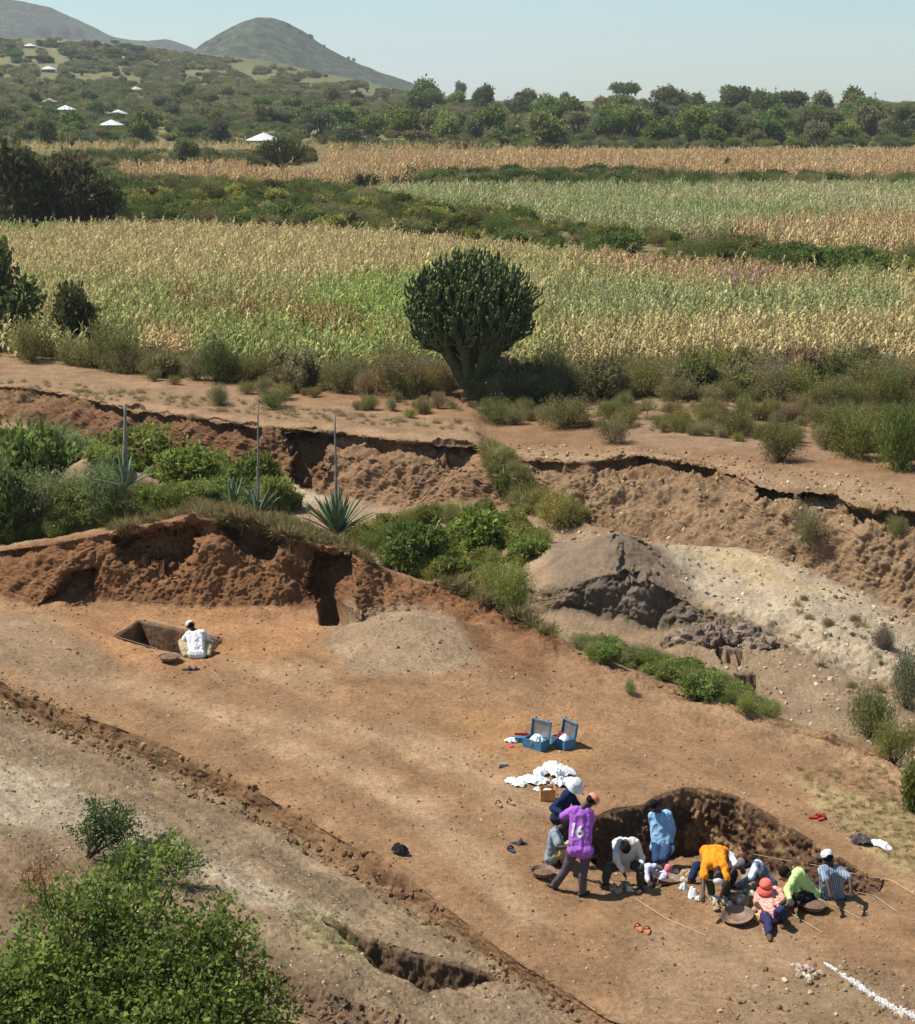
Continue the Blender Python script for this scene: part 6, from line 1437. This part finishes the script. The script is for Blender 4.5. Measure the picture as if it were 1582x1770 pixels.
# trowel / tools in hand area, stones being sorted
def finds(px, py, n, spread, seed, label, c, s0=.03, s1=.09):
    q_ = random.Random(seed)
    for i in range(n):
        x = px+q_.uniform(-1, 1)*spread; y = py+q_.uniform(-1, 1)*spread*.35; g = gp(x, y); s = q_.uniform(s0, s1); r = rock(i % 5)
        o = ob('stone', FINDS[i % 5], None, g+Vector((0, 0, s*.3)), (q_.uniform(0, 6), q_.uniform(0, 6), q_.uniform(0, 6)), s); tag(o, label, 'stone', label)
M_find = mat('excavated_rock', (.36, .27, .17), nscale=5); M_pal = mat('pale_rock', (.60, .56, .44), nscale=5)
FINDS = [new_mesh('stone', rock(i+30).v, rock(i+30).f, M_pal if i == 0 else M_find, False) for i in range(5)]
finds(1082, 1536, 16, 24, 5, 'lump of soil and rock between the feet of the stooping man in white', None, .03, .07)
finds(1268, 1566, 22, 36, 6, 'lump of soil and rock behind the empty basin', None, .04, .08)
finds(1178, 1516, 16, 30, 7, 'lump of rock on the excavation floor behind the metal basin', None, .04, .09)
finds(1300, 1545, 14, 26, 8, 'lump of rock by the feet of the tie dyed shirt person', None, .04, .09)
finds(1400, 1692, 10, 24, 9, 'brown stone below the worn sneakers', None, .04, .09)
OUT = [mat('outcrop_earth', (.15, .11, .078), nscale=3, bump=1, bscale=6), mat('outcrop_earth_pale', (.22, .165, .115), nscale=3, bump=1, bscale=6)]
OUTM = []
for i in range(5):
    b = MB().blob((0, 0, 0), (1, .8, .8), 22, 14, jit=.06, seed=i); V = np.array(b.v); n_ = fbm(V[:, 0]*1.6+i*7, V[:, 1]*1.6, V[:, 2]*1.6, 4); V *= (1+.55*n_)[:, None]; V[:, 2] = np.round(V[:, 2]*2.2)/2.2*.35+V[:, 2]*.65
    OUTM.append(new_mesh('earth_block', V, b.f, OUT[i % 2], False))
q2 = random.Random(12)
for i, (x, y, s_) in enumerate([(1160, 1112, .26), (1178, 1106, .32), (1198, 1100, .36), (1222, 1096, .40), (1244, 1090, .42), (1262, 1104, .34), (1282, 1096, .36), (1304, 1102, .38), (1322, 1112, .30), (1212, 1112, .26), (1236, 1108, .3), (1298, 1116, .28)]):
    tag(ob('earth_block', OUTM[i % 5], None, gp(x, y)+Vector((0, 0, -.08*s_)), (q2.uniform(-.2, .2), q2.uniform(-.2, .2), q2.uniform(0, 6)), s_), 'broken dark earth block in the row below the dark mound', 'earth block', 'broken earth blocks below the dark mound')
# lime powder line
massof_pts = [(1425, 1664), (1450, 1680), (1480, 1700), (1510, 1722), (1545, 1742), (1590, 1760)]
q_ = np.random.default_rng(3); pts = []; sc_l = []
for i in range(1500):
    t = q_.random()**.8; a = np.interp(t*5, range(6), [p[0] for p in massof_pts]); b_ = np.interp(t*5, range(6), [p[1] for p in massof_pts])
    w = 1+8*t*(.5+.5*abs(float(pn(t*9, 1.1, 2.2))*2)); g = gp(a+q_.normal()*w*1.0, b_+q_.normal()*w*.55); pts.append(g); sc_l.append(.004+.016*q_.random()**2)
scatter('lime_powder', pts, rock_src, q_.integers(0, 5, len(pts)), q_.uniform(0, 6, (len(pts), 3)), sc_l, np.array([(.62, .60, .58)]*len(pts)), 'white lime powder spilt in a line down the bottom right corner', 'powder')
# strings
M_str = mat('twine', (.55, .45, .32), noise=.1, bump=0)
def string(pts, label, r=.0034, lift=.03, raw=None):
    P_ = []
    for i in range(len(pts)-1):
        a = gp(*pts[i])+Vector((0, 0, lift)); b_ = gp(*pts[i+1])+Vector((0, 0, lift))
        for k in range(8 if i < len(pts)-2 else 9): P_.append(a.lerp(b_, k/8))
    o = MB().tube([p-P_[0] for p in P_], r, 5).build('string', M_str, None, loc=P_[0]); return tag(o, label, 'string')
string([(1098, 1556), (1150, 1590), (1220, 1620)], 'thin grid string in front of the stooping man in white')
string([(1364, 1580), (1420, 1614)], 'thin grid string right of the pink shirted man, leftmost of three')
string([(1431, 1561), (1487, 1591)], 'thin grid string right of the full basin, middle of three')
string([(1482, 1545), (1512, 1552), (1550, 1578)], 'thin grid string running from the hand of the striped shirt person')
string([(1300, 1487), (1345, 1496), (1420, 1509)], 'long string along the foot of the excavation wall', lift=.12)
string([(1465, 1514), (1500, 1520), (1540, 1527), (1582, 1552), (1610, 1570)], 'string leaving the right end of the excavation wall', lift=.06)
string([(199, 1103), (272, 1125)], 'white string along the near edge of the rectangular pit', lift=.05)
string([(241, 1069), (330, 1090), (392, 1105)], 'string along the far edge of the rectangular pit', lift=.03)
string([(347, 1143), (366, 1162), (372, 1166), (390, 1188)], 'loose string below the squatting man')
string([(1022, 1520), (1048, 1538)], 'short string behind the feet of the standing man')

# ------------------------------------------------------------------ huts
M_roof = mat('tin_roof', (.60, .62, .63), rough=.35, noise=.10, nscale=.8, spec=.6, bump=.1); M_wall = mat('mud_wall', (.32, .20, .12)); M_gab = mat('old_tin', (.50, .42, .34), rough=.5)
def hut(px, py, wpx, label, mt=M_roof, sides=8, hr=.21, eave=1.7, dark=False):
    g = gp(px, py); t = g.y; w = wpx/F*t; r = w/2; root = thing('hut', label, 'hut', g-Vector((0, 0, .3)), (0, 0, .3))
    wl = MB().lathe([(r*.78, 0), (r*.78, eave+.4)], 4 if sides == 4 else 14); wl.build('wall', M_wall, root)
    MB().box((0, -r*.79*(.71 if sides == 4 else 1), .95), (.8, .12, 1.9)).build('door', mat('plank_door', (.12, .08, .05)), root)
    rf = MB()
    n = sides*6 if sides > 4 else 24; V = [(0, 0, eave+r*hr*2.0)]
    for k in range(n):
        a = 2*math.pi*k/n; s = 1 if sides != 4 else 1/max(abs(math.cos(a)), abs(math.sin(a)))
        V.append((math.cos(a)*r*s*1.0, math.sin(a)*r*s, eave+.10*math.sin(k*math.pi)+(.06 if k % 2 else 0)))
    for k in range(n): V.append((V[k+1][0]*.99, V[k+1][1]*.99, V[k+1][2]-.12))
    rf.add(V, [(0, 1+k, 1+(k+1) % n) for k in range(n)]+[(1+k, 1+n+k, 1+n+(k+1) % n, 1+(k+1) % n) for k in range(n)]); rf.build('roof', mt, root)
    return root
for a in [(456, 252, 62, 'largest white roofed round hut behind the small candelabra tree'), (193, 224, 44, 'white roofed hut second in size, in the trees on the left'), (114, 196, 36, 'white roofed hut left of the second largest, nearer the left edge'),
          (86, 182, 28, 'grey roofed hut just behind the white one near the left edge', M_gab), (205, 203, 32, 'low white roof above the second largest hut'), (182, 190, 16, 'small narrow roof left above the low white roof'), (84, 124, 28, 'small white roofed hut high on the left hillside'),
          (52, 83, 22, 'tiny pale roofed hut near the top of the left hillside'), (235, 160, 26, 'tan roofed hut on the middle of the hillside', mat('rusty_roof', (.52, .38, .25))), (893, 214, 12, 'tiny pale roof among the far belt trees, middle of the photo'), (308, 180, 16, 'tiny white roof in the dark trees below the hillside')]:
    hut(a[0], a[1], a[2], a[3], a[4] if len(a) > 4 else M_roof)
for x, y0, y1, lb in ((1073, 146, 182, 'bare thin pole on the skyline, leftmost of three'), (1340, 148, 182, 'bare thin pole on the skyline, middle of three'), (1512, 158, 184, 'bare thin pole on the skyline, rightmost of three')):
    g = gp(x, y1+2); tpz = P(x, y0, g.y).z-g.z; root = thing('utility_pole', lb, 'pole', g)
    MB().tube([(0, 0, 0), (0, 0, tpz)], [.28, .18], 6).build('pole', mat('grey_wood', (.16, .13, .11)), root); MB().box((0, 0, tpz*.86), (2.0, .2, .2)).build('crossarm', M_bark, root)

# ------------------------------------------------------------------ haze
hb = MB().box((0, 3600, 95), (9000, 7400, 214)); hz = hb.build('haze', None); hm = bpy.data.materials.new('haze'); hm.use_nodes = True; t = hm.node_tree; t.nodes.clear()
o_ = t.nodes.new('ShaderNodeOutputMaterial'); pv = t.nodes.new('ShaderNodeVolumePrincipled'); pv.inputs['Density'].default_value = .00010; pv.inputs['Color'].default_value = (.93, .97, 1, 1); pv.inputs['Anisotropy'].default_value = .2
t.links.new(pv.outputs[0], o_.inputs['Volume']); hz.data.materials.append(hm); tag(hz, 'thin pale blue haze over the valley', 'haze', kind='stuff')
